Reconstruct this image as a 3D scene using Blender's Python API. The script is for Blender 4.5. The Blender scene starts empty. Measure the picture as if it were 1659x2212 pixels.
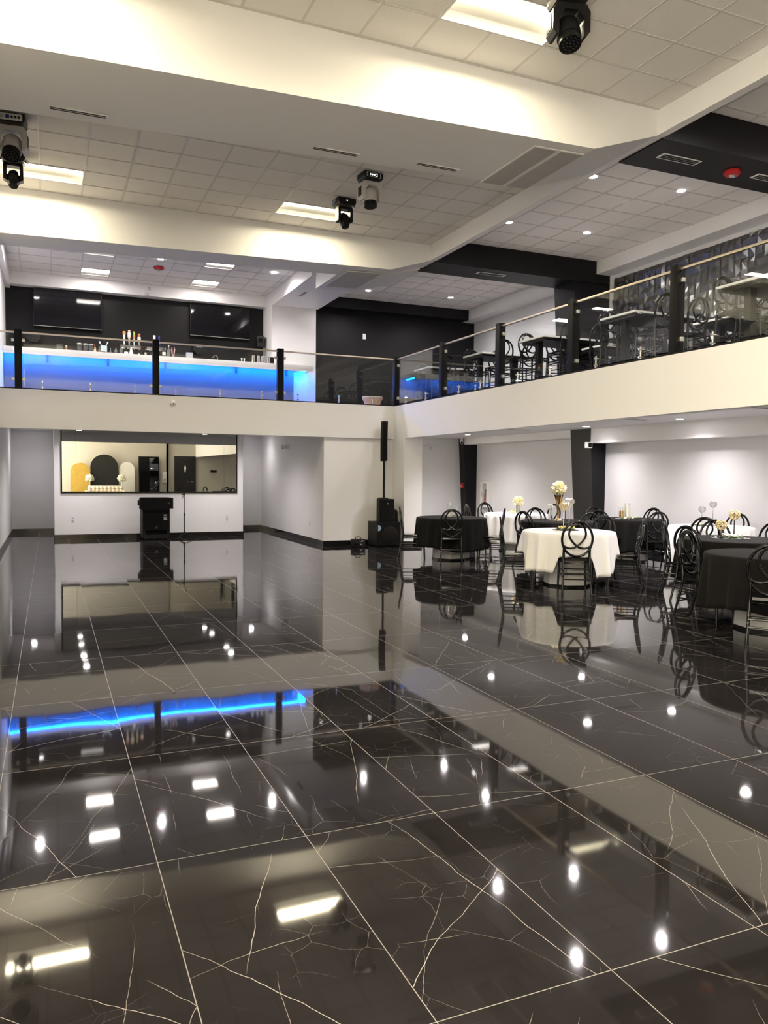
import bpy, bmesh, math, random
from mathutils import Vector, Matrix
random.seed(7)
PI = math.pi
S = bpy.context.scene
C = S.collection

# ------------------------------------------------------------------ camera, world, exposure
cam_data = bpy.data.cameras.new('camera')
cam = bpy.data.objects.new('camera', cam_data)
C.objects.link(cam)
S.camera = cam
YAW, PITCH, ROLL, FPX = 0.40402, -0.04843, 0.00997, 1691.6
fw0 = Vector((math.sin(YAW), math.cos(YAW), 0)); rt0 = Vector((math.cos(YAW), -math.sin(YAW), 0)); up0 = Vector((0, 0, 1))
fw = fw0*math.cos(PITCH) + up0*math.sin(PITCH); up = up0*math.cos(PITCH) - fw0*math.sin(PITCH)
rt = rt0*math.cos(ROLL) + up*math.sin(ROLL); up = up*math.cos(ROLL) - rt0*math.sin(ROLL)
cam.matrix_world = Matrix(((rt.x, up.x, -fw.x, 0), (rt.y, up.y, -fw.y, 0), (rt.z, up.z, -fw.z, 1.55), (0, 0, 0, 1)))
cam_data.sensor_fit = 'VERTICAL'
cam_data.sensor_height = 36.0
cam_data.lens = 36.0*FPX/2212.0
cam_data.clip_start = 0.05
cam_data.clip_end = 200

W = bpy.data.worlds.new('world'); S.world = W; W.use_nodes = True
W.node_tree.nodes['Background'].inputs[0].default_value = (1.0, 0.90, 0.70, 1)
W.node_tree.nodes['Background'].inputs[1].default_value = 7.5

S.view_settings.view_transform = 'Standard'
S.view_settings.look = 'None'
S.view_settings.gamma = 1.0
S.view_settings.exposure = 0.92
try:
    S.view_settings.use_curve_mapping = False
except Exception:
    pass
cy = S.cycles
cy.max_bounces = 9; cy.diffuse_bounces = 4; cy.glossy_bounces = 5; cy.transmission_bounces = 4
cy.transparent_max_bounces = 24
cy.caustics_reflective = False; cy.caustics_refractive = False
cy.sample_clamp_indirect = 6.0
cy.use_denoising = True
cy.use_adaptive_sampling = True

WARM = (1.0, 0.88, 0.60)
COOL = (1.0, 0.93, 0.92)
L_TROFFER = 5.0
P_TROFFER = 33.0
P_BARTROFFER = 9.0
L_DOWN = 45.0
P_DOWN = 66.0
P_DINING = 185.0
P_DOWN_UP = 112.0
L_BARTROFFER = 9.0
L_BLUE = 90.0

# ------------------------------------------------------------------ materials
MATS = {}
def nt(name):
    m = bpy.data.materials.new(name); m.use_nodes = True
    t = m.node_tree; return m, t, t.nodes['Principled BSDF']

def mat(name, col, rough=0.5, metal=0.0, spec=0.5, noise=0.06, scale=14.0, bump=0.0, bscale=60.0, coat=0.0, sheen=0.0, trans=0.0, ior=1.5, aniso=0):
    """plain procedural material: a noise-varied colour, an optional bump"""
    if name in MATS: return MATS[name]
    m, t, p = nt(name)
    N, L = t.nodes.new, t.links.new
    tc = N('ShaderNodeTexCoord'); nz = N('ShaderNodeTexNoise'); nz.inputs['Scale'].default_value = scale; nz.inputs['Detail'].default_value = 3
    L(tc.outputs['Object'], nz.inputs['Vector'])
    mix = N('ShaderNodeMix'); mix.data_type = 'RGBA'
    mix.inputs['A'].default_value = tuple(max(0, c*(1-noise)) for c in col) + (1,)
    mix.inputs['B'].default_value = tuple(min(1, c*(1+noise)) for c in col) + (1,)
    L(nz.outputs['Fac'], mix.inputs['Factor']); L(mix.outputs['Result'], p.inputs['Base Color'])
    p.inputs['Roughness'].default_value = rough; p.inputs['Metallic'].default_value = metal
    p.inputs['Specular IOR Level'].default_value = spec; p.inputs['IOR'].default_value = ior
    p.inputs['Coat Weight'].default_value = coat; p.inputs['Coat Roughness'].default_value = 0.04
    p.inputs['Sheen Weight'].default_value = sheen
    p.inputs['Transmission Weight'].default_value = trans
    if bump > 0:
        n2 = N('ShaderNodeTexNoise'); n2.inputs['Scale'].default_value = bscale; n2.inputs['Detail'].default_value = 2
        L(tc.outputs['Object'], n2.inputs['Vector'])
        b = N('ShaderNodeBump'); b.inputs['Strength'].default_value = bump; b.inputs['Distance'].default_value = 0.01
        L(n2.outputs['Fac'], b.inputs['Height']); L(b.outputs['Normal'], p.inputs['Normal'])
    MATS[name] = m
    return m

def emit(name, col, strength, base=(0.9, 0.9, 0.9)):
    if name in MATS: return MATS[name]
    m, t, p = nt(name)
    p.inputs['Base Color'].default_value = base + (1,)
    p.inputs['Emission Color'].default_value = col + (1,)
    p.inputs['Emission Strength'].default_value = strength
    p.inputs['Roughness'].default_value = 0.5
    MATS[name] = m
    return m

def glass_mat(name, tint=(0.93, 0.95, 0.94), f0=0.045, rough=0.0):
    """clear sheet glass: straight-through light plus a Schlick reflection"""
    if name in MATS: return MATS[name]
    m, t, p = nt(name)
    N, L = t.nodes.new, t.links.new
    t.nodes.remove(p)
    out = t.nodes['Material Output']
    tr = N('ShaderNodeBsdfTransparent'); tr.inputs[0].default_value = tint + (1,)
    gl = N('ShaderNodeBsdfGlossy'); gl.inputs['Roughness'].default_value = rough; gl.inputs['Color'].default_value = (1, 1, 1, 1)
    lw = N('ShaderNodeLayerWeight'); lw.inputs['Blend'].default_value = 0.5
    pw = N('ShaderNodeMath'); pw.operation = 'POWER'; pw.inputs[1].default_value = 5.0
    ma = N('ShaderNodeMath'); ma.operation = 'MULTIPLY_ADD'; ma.inputs[1].default_value = 1-f0; ma.inputs[2].default_value = f0
    mx = N('ShaderNodeMixShader')
    L(lw.outputs['Facing'], pw.inputs[0]); L(pw.outputs[0], ma.inputs[0]); L(ma.outputs[0], mx.inputs[0])
    L(tr.outputs[0], mx.inputs[1]); L(gl.outputs[0], mx.inputs[2]); L(mx.outputs[0], out.inputs['Surface'])
    MATS[name] = m
    return m

def floor_mat():
    m, t, p = nt('black_marble_tile')
    N, L = t.nodes.new, t.links.new
    def math_(op, a, b=None, c=None):
        n = N('ShaderNodeMath'); n.operation = op
        for i, v in enumerate((a, b, c)):
            if v is None: continue
            if isinstance(v, (int, float)): n.inputs[i].default_value = v
            else: L(v, n.inputs[i])
        return n.outputs[0]
    PX, PY, OX, OY = 0.615, 1.232, -0.235, 1.910
    g = N('ShaderNodeNewGeometry'); sep = N('ShaderNodeSeparateXYZ'); L(g.outputs['Position'], sep.inputs[0])
    ux = math_('DIVIDE', math_('SUBTRACT', sep.outputs[0], OX), PX)
    uy = math_('DIVIDE', math_('SUBTRACT', sep.outputs[1], OY), PY)
    ix, iy = math_('FLOOR', ux), math_('FLOOR', uy)
    fx, fy = math_('FRACT', ux), math_('FRACT', uy)
    ex = math_('MULTIPLY', math_('MINIMUM', fx, math_('SUBTRACT', 1.0, fx)), PX)
    ey = math_('MULTIPLY', math_('MINIMUM', fy, math_('SUBTRACT', 1.0, fy)), PY)
    edge = math_('MINIMUM', ex, ey)
    grout = math_('LESS_THAN', edge, 0.0017)
    idv = N('ShaderNodeCombineXYZ'); L(ix, idv.inputs[0]); L(iy, idv.inputs[1])
    wn = N('ShaderNodeTexWhiteNoise'); wn.noise_dimensions = '3D'; L(idv.outputs[0], wn.inputs['Vector'])
    sc = N('ShaderNodeVectorMath'); sc.operation = 'SCALE'; sc.inputs['Scale'].default_value = 37.0; L(wn.outputs['Color'], sc.inputs[0])
    pos = N('ShaderNodeVectorMath'); pos.operation = 'ADD'; L(g.outputs['Position'], pos.inputs[0]); L(sc.outputs[0], pos.inputs[1])
    # warp
    wz = N('ShaderNodeTexNoise'); wz.inputs['Scale'].default_value = 2.2; wz.inputs['Detail'].default_value = 4; L(pos.outputs[0], wz.inputs['Vector'])
    wsub = N('ShaderNodeVectorMath'); wsub.operation = 'SUBTRACT'; wsub.inputs[1].default_value = (0.5, 0.5, 0.5); L(wz.outputs['Color'], wsub.inputs[0])
    def warped(amount):
        w2 = N('ShaderNodeVectorMath'); w2.operation = 'SCALE'; w2.inputs['Scale'].default_value = amount; L(wsub.outputs[0], w2.inputs[0])
        w3 = N('ShaderNodeVectorMath'); w3.operation = 'ADD'; L(pos.outputs[0], w3.inputs[0]); L(w2.outputs[0], w3.inputs[1])
        return w3.outputs[0]
    def veins(scale, width, amount, mscale, mlo, mhi):
        v = N('ShaderNodeTexVoronoi'); v.feature = 'DISTANCE_TO_EDGE'; v.voronoi_dimensions = '2D'; v.inputs['Scale'].default_value = scale
        L(warped(amount), v.inputs['Vector'])
        r = N('ShaderNodeMapRange'); r.inputs['From Min'].default_value = 0.0; r.inputs['From Max'].default_value = width
        r.inputs['To Min'].default_value = 1.0; r.inputs['To Max'].default_value = 0.0; L(v.outputs['Distance'], r.inputs['Value'])
        mk = N('ShaderNodeTexNoise'); mk.inputs['Scale'].default_value = mscale; mk.inputs['Detail'].default_value = 2; L(pos.outputs[0], mk.inputs['Vector'])
        r2 = N('ShaderNodeMapRange'); r2.inputs['From Min'].default_value = mlo; r2.inputs['From Max'].default_value = mhi; L(mk.outputs['Fac'], r2.inputs['Value'])
        return math_('MULTIPLY', r.outputs[0], r2.outputs[0])
    wsep = N('ShaderNodeSeparateXYZ'); L(wn.outputs['Color'], wsep.inputs[0])
    psep = N('ShaderNodeSeparateXYZ'); L(warped(0.10), psep.inputs[0])
    def cracks(ang, k, scale, width, mscale, mlo, mhi, off):
        a = math_('MULTIPLY_ADD', math_('SUBTRACT', wsep.outputs[k], 0.5), 1.1, ang)
        u = math_('ADD', math_('MULTIPLY', psep.outputs[0], math_('COSINE', a)), math_('MULTIPLY', psep.outputs[1], math_('SINE', a)))
        v = N('ShaderNodeTexVoronoi'); v.voronoi_dimensions = '1D'; v.feature = 'F1'; v.inputs['Scale'].default_value = scale
        L(math_('ADD', u, off), v.inputs['W'])
        r = N('ShaderNodeMapRange'); r.inputs['From Min'].default_value = 0.0; r.inputs['From Max'].default_value = width*scale
        r.inputs['To Min'].default_value = 1.0; r.inputs['To Max'].default_value = 0.0; L(v.outputs['Distance'], r.inputs['Value'])
        mk = N('ShaderNodeTexNoise'); mk.inputs['Scale'].default_value = mscale; mk.inputs['Detail'].default_value = 2
        sh = N('ShaderNodeVectorMath'); sh.operation = 'ADD'; sh.inputs[1].default_value = (off*3, off*7, off); L(pos.outputs[0], sh.inputs[0]); L(sh.outputs[0], mk.inputs['Vector'])
        r2 = N('ShaderNodeMapRange'); r2.inputs['From Min'].default_value = mlo; r2.inputs['From Max'].default_value = mhi; L(mk.outputs['Fac'], r2.inputs['Value'])
        return math_('MULTIPLY', r.outputs[0], r2.outputs[0])
    c1 = cracks(0.5, 0, 1.1, 0.0017, 1.2, 0.42, 0.55, 1.7)
    c2 = cracks(1.25, 1, 1.5, 0.0013, 1.5, 0.46, 0.58, 5.3)
    c3 = cracks(2.3, 2, 1.3, 0.0015, 1.3, 0.45, 0.57, 9.1)
    c4 = cracks(2.9, 0, 2.2, 0.0010, 2.1, 0.49, 0.60, 12.9)
    v1 = math_('ADD', math_('ADD', c1, c2), math_('ADD', c3, math_('MULTIPLY', c4, 0.7)))
    v2 = veins(2.6, 0.0016, 0.16, 1.6, 0.54, 0.66)
    v3 = veins(7.0, 0.005, 0.2, 2.6, 0.55, 0.67)
    vein = math_('MINIMUM', math_('ADD', math_('ADD', v1, math_('MULTIPLY', v2, 0.75)), math_('MULTIPLY', v3, 0.35)), 1.0)
    cl = N('ShaderNodeTexNoise'); cl.inputs['Scale'].default_value = 3.0; cl.inputs['Detail'].default_value = 6; L(warped(0.4), cl.inputs['Vector'])
    m0 = N('ShaderNodeMix'); m0.data_type = 'RGBA'; m0.inputs['A'].default_value = (0.0075, 0.0063, 0.0066, 1); m0.inputs['B'].default_value = (0.022, 0.0195, 0.0200, 1)
    L(cl.outputs['Fac'], m0.inputs['Factor'])
    m1 = N('ShaderNodeMix'); m1.data_type = 'RGBA'; m1.inputs['B'].default_value = (0.72, 0.67, 0.62, 1); L(m0.outputs['Result'], m1.inputs['A']); L(math_('MULTIPLY', vein, 0.8), m1.inputs['Factor'])
    m2 = N('ShaderNodeMix'); m2.data_type = 'RGBA'; m2.inputs['B'].default_value = (0.24, 0.22, 0.20, 1); L(m1.outputs['Result'], m2.inputs['A']); L(grout, m2.inputs['Factor'])
    L(m2.outputs['Result'], p.inputs['Base Color'])
    ro = math_('ADD', math_('MULTIPLY', grout, 0.4), 0.035)
    L(ro, p.inputs['Roughness'])
    p.inputs['IOR'].default_value = 1.56
    # each tile lies very slightly out of level, with a faint polish waviness
    wv = N('ShaderNodeTexNoise'); wv.inputs['Scale'].default_value = 2.6; wv.inputs['Detail'].default_value = 1; L(pos.outputs[0], wv.inputs['Vector'])
    def tilt(a):
        s1 = N('ShaderNodeVectorMath'); s1.operation = 'SUBTRACT'; s1.inputs[1].default_value = (0.5, 0.5, 0.5)
        L(a[0], s1.inputs[0])
        s2 = N('ShaderNodeVectorMath'); s2.operation = 'MULTIPLY'; s2.inputs[1].default_value = (a[1], a[1], 0); L(s1.outputs[0], s2.inputs[0])
        return s2.outputs[0]
    a1 = N('ShaderNodeVectorMath'); L(tilt((wn.outputs['Color'], 0.0045)), a1.inputs[0]); L(tilt((wv.outputs['Color'], 0.005)), a1.inputs[1])
    a2 = N('ShaderNodeVectorMath'); L(a1.outputs[0], a2.inputs[0]); a2.inputs[1].default_value = (0, 0, 1)
    nn = N('ShaderNodeVectorMath'); nn.operation = 'NORMALIZE'; L(a2.outputs[0], nn.inputs[0]); L(nn.outputs[0], p.inputs['Normal'])
    return m

PAINT = mat('white_wall_paint', (0.84, 0.83, 0.835), 0.55, noise=0.012, scale=3, bump=0.02, bscale=120)
CREAMW = mat('cream_wall_paint', (.52, .49, .43), .6, noise=.02, scale=3)
PAINT_D = mat('pale_grey_wall_paint', (0.74, 0.735, 0.755), 0.5, noise=0.012, scale=3, bump=0.02, bscale=120)
BLACKP = mat('black_wall_paint', (0.011, 0.0105, 0.012), 0.5, spec=0.18, noise=0.12, scale=4, bump=0.02, bscale=90)
TILE_C = mat('acoustic_ceiling_tile', (0.82, 0.79, 0.76), 0.9, noise=0.03, scale=60, bump=0.12, bscale=220, spec=0.1)
TBAR = mat('ceiling_grid_bar', (0.62, 0.595, 0.565), 0.45, noise=0.01)
BASEB = mat('black_baseboard_tile', (0.010, 0.009, 0.010), 0.12, noise=0.2, scale=9)
FLOOR = floor_mat()
WHITE_PL = mat('white_plastic', (0.80, 0.79, 0.78), 0.35, noise=0.02)
GREY_PL = mat('grey_plastic', (0.42, 0.42, 0.45), 0.35, noise=0.04)
BLACK_PL = mat('black_plastic', (0.007, 0.007, 0.0075), 0.4, spec=0.3, noise=0.15, bump=0.05, bscale=200)
BLACK_GLOSS = mat('black_gloss_resin', (0.003, 0.003, 0.0035), 0.06, noise=0.1, spec=0.42)
BLACK_MET = mat('black_powder_coated_metal', (0.007, 0.0065, 0.0065), 0.36, spec=0.16, noise=0.12, bump=0.02, bscale=180)
SPK = mat('black_textured_cabinet', (0.010, 0.0095, 0.010), 0.55, spec=0.25, noise=0.15, bump=0.12, bscale=260)
GRILLE = mat('black_speaker_grille', (0.004, 0.004, 0.0045), 0.7, spec=0.15, noise=0.3, scale=260, bump=0.3, bscale=380)
STEEL = mat('brushed_steel', (0.62, 0.60, 0.56), 0.28, metal=1.0, noise=0.06, scale=40)
CHROME = mat('polished_chrome', (0.80, 0.80, 0.80), 0.08, metal=1.0, noise=0.02)
GOLD = mat('gold_metal', (0.86, 0.60, 0.28), 0.20, metal=1.0, noise=0.08)
RAILM = mat('champagne_rail_metal', (0.72, 0.64, 0.52), 0.34, metal=1.0, noise=0.05, scale=40)
HEADG = mat('grey_fixture_shell', (0.58, 0.56, 0.54), 0.38, noise=0.06, spec=0.5)
COUNTER = mat('white_quartz', (0.76, 0.74, 0.71), 0.25, noise=0.05, scale=30)
BARFRONT = mat('bar_front_laminate', (0.17, 0.165, 0.165), 0.5, noise=0.03, scale=6)
REFLECTOR = mat('white_reflector', (0.62, 0.61, 0.59), 0.35, noise=0.01)
CLOTH_W = mat('white_linen', (0.80, 0.79, 0.79), 0.85, noise=0.03, scale=50, bump=0.06, bscale=400, sheen=0.2)
CLOTH_B = mat('black_linen', (0.0085, 0.008, 0.008), 0.9, noise=0.12, scale=40, bump=0.06, bscale=400, spec=0.08, sheen=0.02)
PEDEST = mat('pale_marble_laminate', (0.60, 0.59, 0.59), 0.22, noise=0.22, scale=5)
GLASS = glass_mat('railing_glass', (0.95, 0.965, 0.96), 0.026)
GLASS_V = glass_mat('vessel_glass', (0.97, 0.98, 0.98), 0.07)
CRYSTAL = mat('clear_crystal', (0.86, 0.85, 0.84), 0.04, noise=0.3, scale=90, spec=1.0, trans=0.45)
CRYSTAL_G = mat('amber_crystal', (0.86, 0.62, 0.36), 0.08, noise=0.4, scale=90, spec=1.0, trans=0.25)
MIRROR = mat('mirror_silver', (0.64, 0.65, 0.63), 0.005, metal=1.0, noise=0.01)
PETAL = mat('cream_petals', (0.95, 0.86, 0.60), 0.7, noise=0.12, scale=60)
PETAL_W = mat('white_petals', (0.93, 0.90, 0.80), 0.7, noise=0.12, scale=60)
PETAL_Y = mat('yellow_petals', (0.92, 0.80, 0.30), 0.7, noise=0.14, scale=60)
LEAFM = mat('leaf_green', (0.10, 0.16, 0.08), 0.6, noise=0.2, scale=40)
WAX = mat('ivory_wax', (0.85, 0.78, 0.62), 0.5, noise=0.03)
BEADS = mat('gold_beads', (0.62, 0.36, 0.12), 0.25, metal=0.7, noise=0.5, scale=140)
RED = mat('red_plastic', (0.45, 0.02, 0.025), 0.35, noise=0.08)
SCREEN = mat('television_glass', (0.004, 0.004, 0.005), 0.05, noise=0.1)
RUBBER = mat('black_rubber', (0.01, 0.01, 0.01), 0.8, noise=0.1)
DIAMOND = mat('graphite_panel_lacquer', (0.16, 0.157, 0.157), 0.28, metal=0.85, noise=0.08, scale=8)
E_TROFFER = emit('troffer_lens', WARM, L_TROFFER)
E_BARTROFFER = emit('bar_troffer_lens', (1.0, 0.90, 0.82), L_BARTROFFER)
E_DOWN = emit('downlight_lens', COOL, L_DOWN)
E_BLUE = emit('blue_led_diffuser', (0.0, 0.15, 1.0), L_BLUE)
E_ICON = emit('display_icon', (1.0, 0.95, 0.85), 1.6)

# ------------------------------------------------------------------ mesh helpers
class MB:
    def __init__(s): s.b = bmesh.new(); s.mi = 0
    def _m(s, faces):
        for f in faces: f.material_index = s.mi
    def box(s, x0, y0, z0, x1, y1, z1, bev=0.0, M=None):
        vs = [s.b.verts.new((x, y, z)) for z in (z0, z1) for y in (y0, y1) for x in (x0, x1)]
        F = [(0, 2, 3, 1), (4, 5, 7, 6), (0, 1, 5, 4), (2, 6, 7, 3), (0, 4, 6, 2), (1, 3, 7, 5)]
        fs = [s.b.faces.new([vs[i] for i in f]) for f in F]
        s._m(fs)
        if M is not None:
            for v in vs: v.co = M @ v.co
        if bev > 0:
            es = list({e for f in fs for e in f.edges})
            r = bmesh.ops.bevel(s.b, geom=es, offset=bev, segments=2, affect='EDGES', profile=0.7)
            s._m(r['faces'])
        return s
    def prism(s, poly, lo, hi, axis='z', M=None):
        """poly in the two remaining axes (x,y | x,z | y,z), extruded along axis"""
        def P(a, b, h):
            return {'z': (a, b, h), 'y': (a, h, b), 'x': (h, a, b)}[axis]
        n = len(poly)
        A = [s.b.verts.new(P(a, b, lo)) for a, b in poly]; Bv = [s.b.verts.new(P(a, b, hi)) for a, b in poly]
        fs = [s.b.faces.new(A[::-1]), s.b.faces.new(Bv)]
        for i in range(n):
            j = (i+1) % n
            fs.append(s.b.faces.new((A[i], A[j], Bv[j], Bv[i])))
        s._m(fs)
        bmesh.ops.recalc_face_normals(s.b, faces=fs)
        if M is not None:
            for v in A+Bv: v.co = M @ v.co
        return s
    def ring_faces(s, rows, closed_u=True):
        for a, b in zip(rows[:-1], rows[1:]):
            n = len(a)
            for i in range(n if closed_u else n-1):
                j = (i+1) % n
                if len(a) == len(b):
                    f = s.b.faces.new((a[i], a[j], b[j], b[i])); f.material_index = s.mi
    def lathe(s, prof, c=(0, 0, 0), n=20, M=None, caps=True):
        rows = []
        for r, z in prof:
            r = max(r, 0.0004)
            rows.append([s.b.verts.new((c[0]+r*math.cos(2*PI*i/n), c[1]+r*math.sin(2*PI*i/n), c[2]+z)) for i in range(n)])
        s.ring_faces(rows)
        if caps:
            for row, fl in ((rows[0], True), (rows[-1], False)):
                f = s.b.faces.new(row[::-1] if fl else row); f.material_index = s.mi
        if M is not None:
            for row in rows:
                for v in row: v.co = M @ v.co
        return s
    def cyl(s, p0, p1, r0, r1=None, n=12):
        return s.tube([p0, p1], [r0, r0 if r1 is None else r1], n)
    def tube(s, pts, r, n=8, closed=False):
        pts = [Vector(p) for p in pts]; m = len(pts)
        if not isinstance(r, (list, tuple)): r = [r]*m
        rows = []; prev = None
        for i, p in enumerate(pts):
            if closed: d = (pts[(i+1) % m]-pts[i-1])
            else: d = pts[min(i+1, m-1)]-pts[max(i-1, 0)]
            d.normalize()
            if prev is None:
                a = Vector((0, 0, 1)) if abs(d.z) < 0.9 else Vector((1, 0, 0))
                u = d.cross(a).normalized()
            else:
                u = (prev - d*prev.dot(d)).normalized()
            prev = u; v = d.cross(u)
            rows.append([s.b.verts.new(p + (u*math.cos(2*PI*k/n)+v*math.sin(2*PI*k/n))*r[i]) for k in range(n)])
        if closed: s.ring_faces(rows+[rows[0]])
        else:
            s.ring_faces(rows)
            for row, fl in ((rows[0], True), (rows[-1], False)):
                f = s.b.faces.new(row[::-1] if fl else row); f.material_index = s.mi
        return s
    def ball(s, c, r, sc=(1, 1, 1), seg=14, rings=9):
        M = Matrix.Translation(c) @ Matrix.Diagonal((r*sc[0], r*sc[1], r*sc[2], 1))
        g = bmesh.ops.create_uvsphere(s.b, u_segments=seg, v_segments=rings, radius=1, matrix=M)
        for v in g['verts']:
            for f in v.link_faces: f.material_index = s.mi
        return s
    def quad(s, *p):
        f = s.b.faces.new([s.b.verts.new(q) for q in p]); f.material_index = s.mi
        return s
    def out(s, name, mats, parent=None, smooth=40):
        me = bpy.data.meshes.new(name)
        bmesh.ops.recalc_face_normals(s.b, faces=s.b.faces[:])
        s.b.to_mesh(me); s.b.free()
        for m in (mats if isinstance(mats, (list, tuple)) else [mats]): me.materials.append(m)
        if smooth:
            for p in me.polygons: p.use_smooth = True
            me.set_sharp_from_angle(angle=math.radians(smooth))
        o = bpy.data.objects.new(name, me); C.objects.link(o)
        if parent is not None: o.parent = parent
        return o

def catmull(pts, k=6, closed=False):
    P = [Vector(p) for p in pts]; n = len(P); out = []
    rng = range(n) if closed else range(n-1)
    for i in rng:
        p0 = P[(i-1) % n] if closed or i > 0 else P[0]*2-P[1]
        p1, p2 = P[i], P[(i+1) % n]
        p3 = P[(i+2) % n] if closed or i+2 < n else P[-1]*2-P[-2]
        for j in range(k):
            t = j/k
            out.append(0.5*((2*p1)+(p2-p0)*t+(2*p0-5*p1+4*p2-p3)*t*t+(3*p1-p0-3*p2+p3)*t**3))
    if not closed: out.append(P[-1])
    return out

def tag(o, label, cat, group=None):
    o['label'] = label; o['category'] = cat
    if group: o['group'] = group
    return o
def thing(name, label, cat, loc=(0, 0, 0), rz=0.0, group=None):
    o = bpy.data.objects.new(name, None); C.objects.link(o)
    o.empty_display_size = 0.1
    o.location = loc; o.rotation_euler = (0, 0, rz)
    return tag(o, label, cat, group)
def struct(o):
    o['kind'] = 'structure'; return o
def dup(root, loc, rz, label, group=None):
    r = root.copy(); C.objects.link(r); r.location = loc; r.rotation_euler = (0, 0, rz); r['label'] = label
    if group: r['group'] = group
    for ch in list(root.children):
        c = ch.copy(); C.objects.link(c); c.parent = r
        for g in list(ch.children):
            d = g.copy(); C.objects.link(d); d.parent = c
    return r
def text(name, body, size, M, m, parent, ext=0.001):
    cu = bpy.data.curves.new(name, 'FONT'); cu.body = body; cu.size = size; cu.extrude = ext
    cu.align_x = 'CENTER'; cu.align_y = 'CENTER'
    tmp = bpy.data.objects.new(name+'_curve', cu); C.objects.link(tmp)
    bpy.context.view_layer.update()
    me = bpy.data.meshes.new_from_object(tmp.evaluated_get(bpy.context.evaluated_depsgraph_get()))
    bpy.data.objects.remove(tmp); bpy.data.curves.remove(cu)
    me.materials.clear(); me.materials.append(m)
    o = bpy.data.objects.new(name, me); C.objects.link(o)
    o.parent = parent; o.matrix_local = M
    return o
FACE_CAM = Matrix(((1, 0, 0, 0), (0, 0, -1, 0), (0, 1, 0, 0), (0, 0, 0, 1)))   # text standing upright, read from -y

# ------------------------------------------------------------------ setting: floor, walls
XL, XR, YF, YB = -0.85, 10.9, -3.0, 19.25
struct(MB().box(XL-.2, YF-.6, -0.12, XR+.2, 21.6, 0.0).out('floor', FLOOR, smooth=0))
struct(MB().box(XL-.2, .9, 0, XL, 21.5, 6.3).box(XL-.2, YF-.6, 0, XL, -2.4, 6.3).out('wall_left', PAINT, smooth=0))   # gap added to let in world light, standing in for an unseen glazed front
struct(MB().box(XR, YF-.6, 0, XR+.2, 21.5, 6.3).out('wall_right', PAINT_D, smooth=0))
struct(MB().box(XL-.2, YF-.2, 0, 5.6, YF, 3.04).out('wall_front', CREAMW, smooth=0))
struct(MB().box(5.6, YF-.3, 0, XR+.2, YF-.1, 6.3).box(5.5, YF-.3, 0, 5.6, YF, 3.04).out('wall_front_recess', CREAMW, smooth=0))
struct(MB().box(XL-.2, YF-.2, 3.04, 5.62, YF-.05, 6.3).out('wall_front_upper', mat('mid_grey_paint', (.30, .29, .28), .5), smooth=0))
# ground floor, far end
struct(MB().box(XL-.2, 21.3, 0, 5.4, 21.5, 2.7).out('wall_recess_back', PAINT_D, smooth=0))
struct(MB().box(0.10, 19.12, 0, 4.39, 19.32, 2.6).box(0.10, 19.3, 0, 0.2, 21.35, 2.6).box(4.29, 19.3, 0, 4.39, 21.35, 2.6).out('wall_mirror', PAINT, smooth=0))
struct(MB().box(5.4, 16.05, 0, 5.5, 21.4, 2.6).out('wall_recess_side', PAINT, smooth=0))
struct(MB().box(5.4, 15.93, 0, 7.06, 16.05, 2.36).out('wall_panel_corner', PAINT, smooth=0))
struct(MB().box(7.0, 15.28, 0, 7.42, 16.3, 2.326).box(7.165, 15.28, 2.326, 7.42, 16.3, 2.6).out('wall_pier', PAINT, smooth=0))
struct(MB().box(7.3, 19.28, 0, XR, 19.45, 2.7).out('wall_dining_end', PAINT_D, smooth=0))
# mezzanine slab, its underside and the fascia round the hall
struct(MB().box(XL, 16.0, 2.55, 7.15, 21.5, 2.94).box(7.15, YF-.5, 2.55, XR, 21.5, 2.94).out('ceiling_under_mezzanine', PAINT, smooth=0))
struct(MB().box(XL, 15.85, 2.325, 7.02, 16.02, 3.04).out('wall_fascia_back', PAINT, smooth=0))
struct(MB().box(7.0, YF-.4, 2.325, 7.16, 16.0, 3.04).out('wall_fascia_right', PAINT, smooth=0))
struct(MB().box(XL, 15.86, 3.04, 7.02, 15.98, 3.062).out('trim_1', BLACK_MET, smooth=0))
struct(MB().box(7.005, YF, 3.04, 7.13, 15.98, 3.062).out('trim_2', BLACK_MET, smooth=0))
MEZZ_F = mat('mezzanine_floor', (0.05, 0.047, 0.045), 0.2, noise=0.3, scale=5)
struct(MB().box(XL, 16.0, 2.94, XR, 19.3, 2.952).box(7.13, YF, 2.94, XR, 16.0, 2.952).out('floor_mezzanine', MEZZ_F, smooth=0))
# upper walls at the far end
struct(MB().box(XL, YB, 2.95, 5.0, YB+.15, 6.2).out('wall_bar_back', BLACKP, smooth=0))
struct(MB().box(4.92, 18.45, 2.95, 6.03, YB+.15, 5.6).out('wall_bar_pillar', PAINT, smooth=0))
struct(MB().box(6.0, YB, 2.95, XR, YB+.15, 6.2).out('wall_mezzanine_end', BLACKP, smooth=0))
struct(MB().box(6.0, 18.86, 5.74, 10.52, YB, 6.2).out('trim_3', BLACKP, smooth=0))
struct(MB().box(10.5, YF, 5.74, XR, 19.3, 6.2).out('trim_4', PAINT, smooth=0))
struct(MB().box(XL, 18.98, 5.6, 4.95, YB, 6.1).out('trim_5', PAINT, smooth=0))
struct(MB().box(XL, 15.3, 5.55, XL+.10, 19.3, 6.1).box(XL, 14.2, 5.15, XL+.06, 15.6, 6.1).out('trim_6', PAINT, smooth=0))
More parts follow.
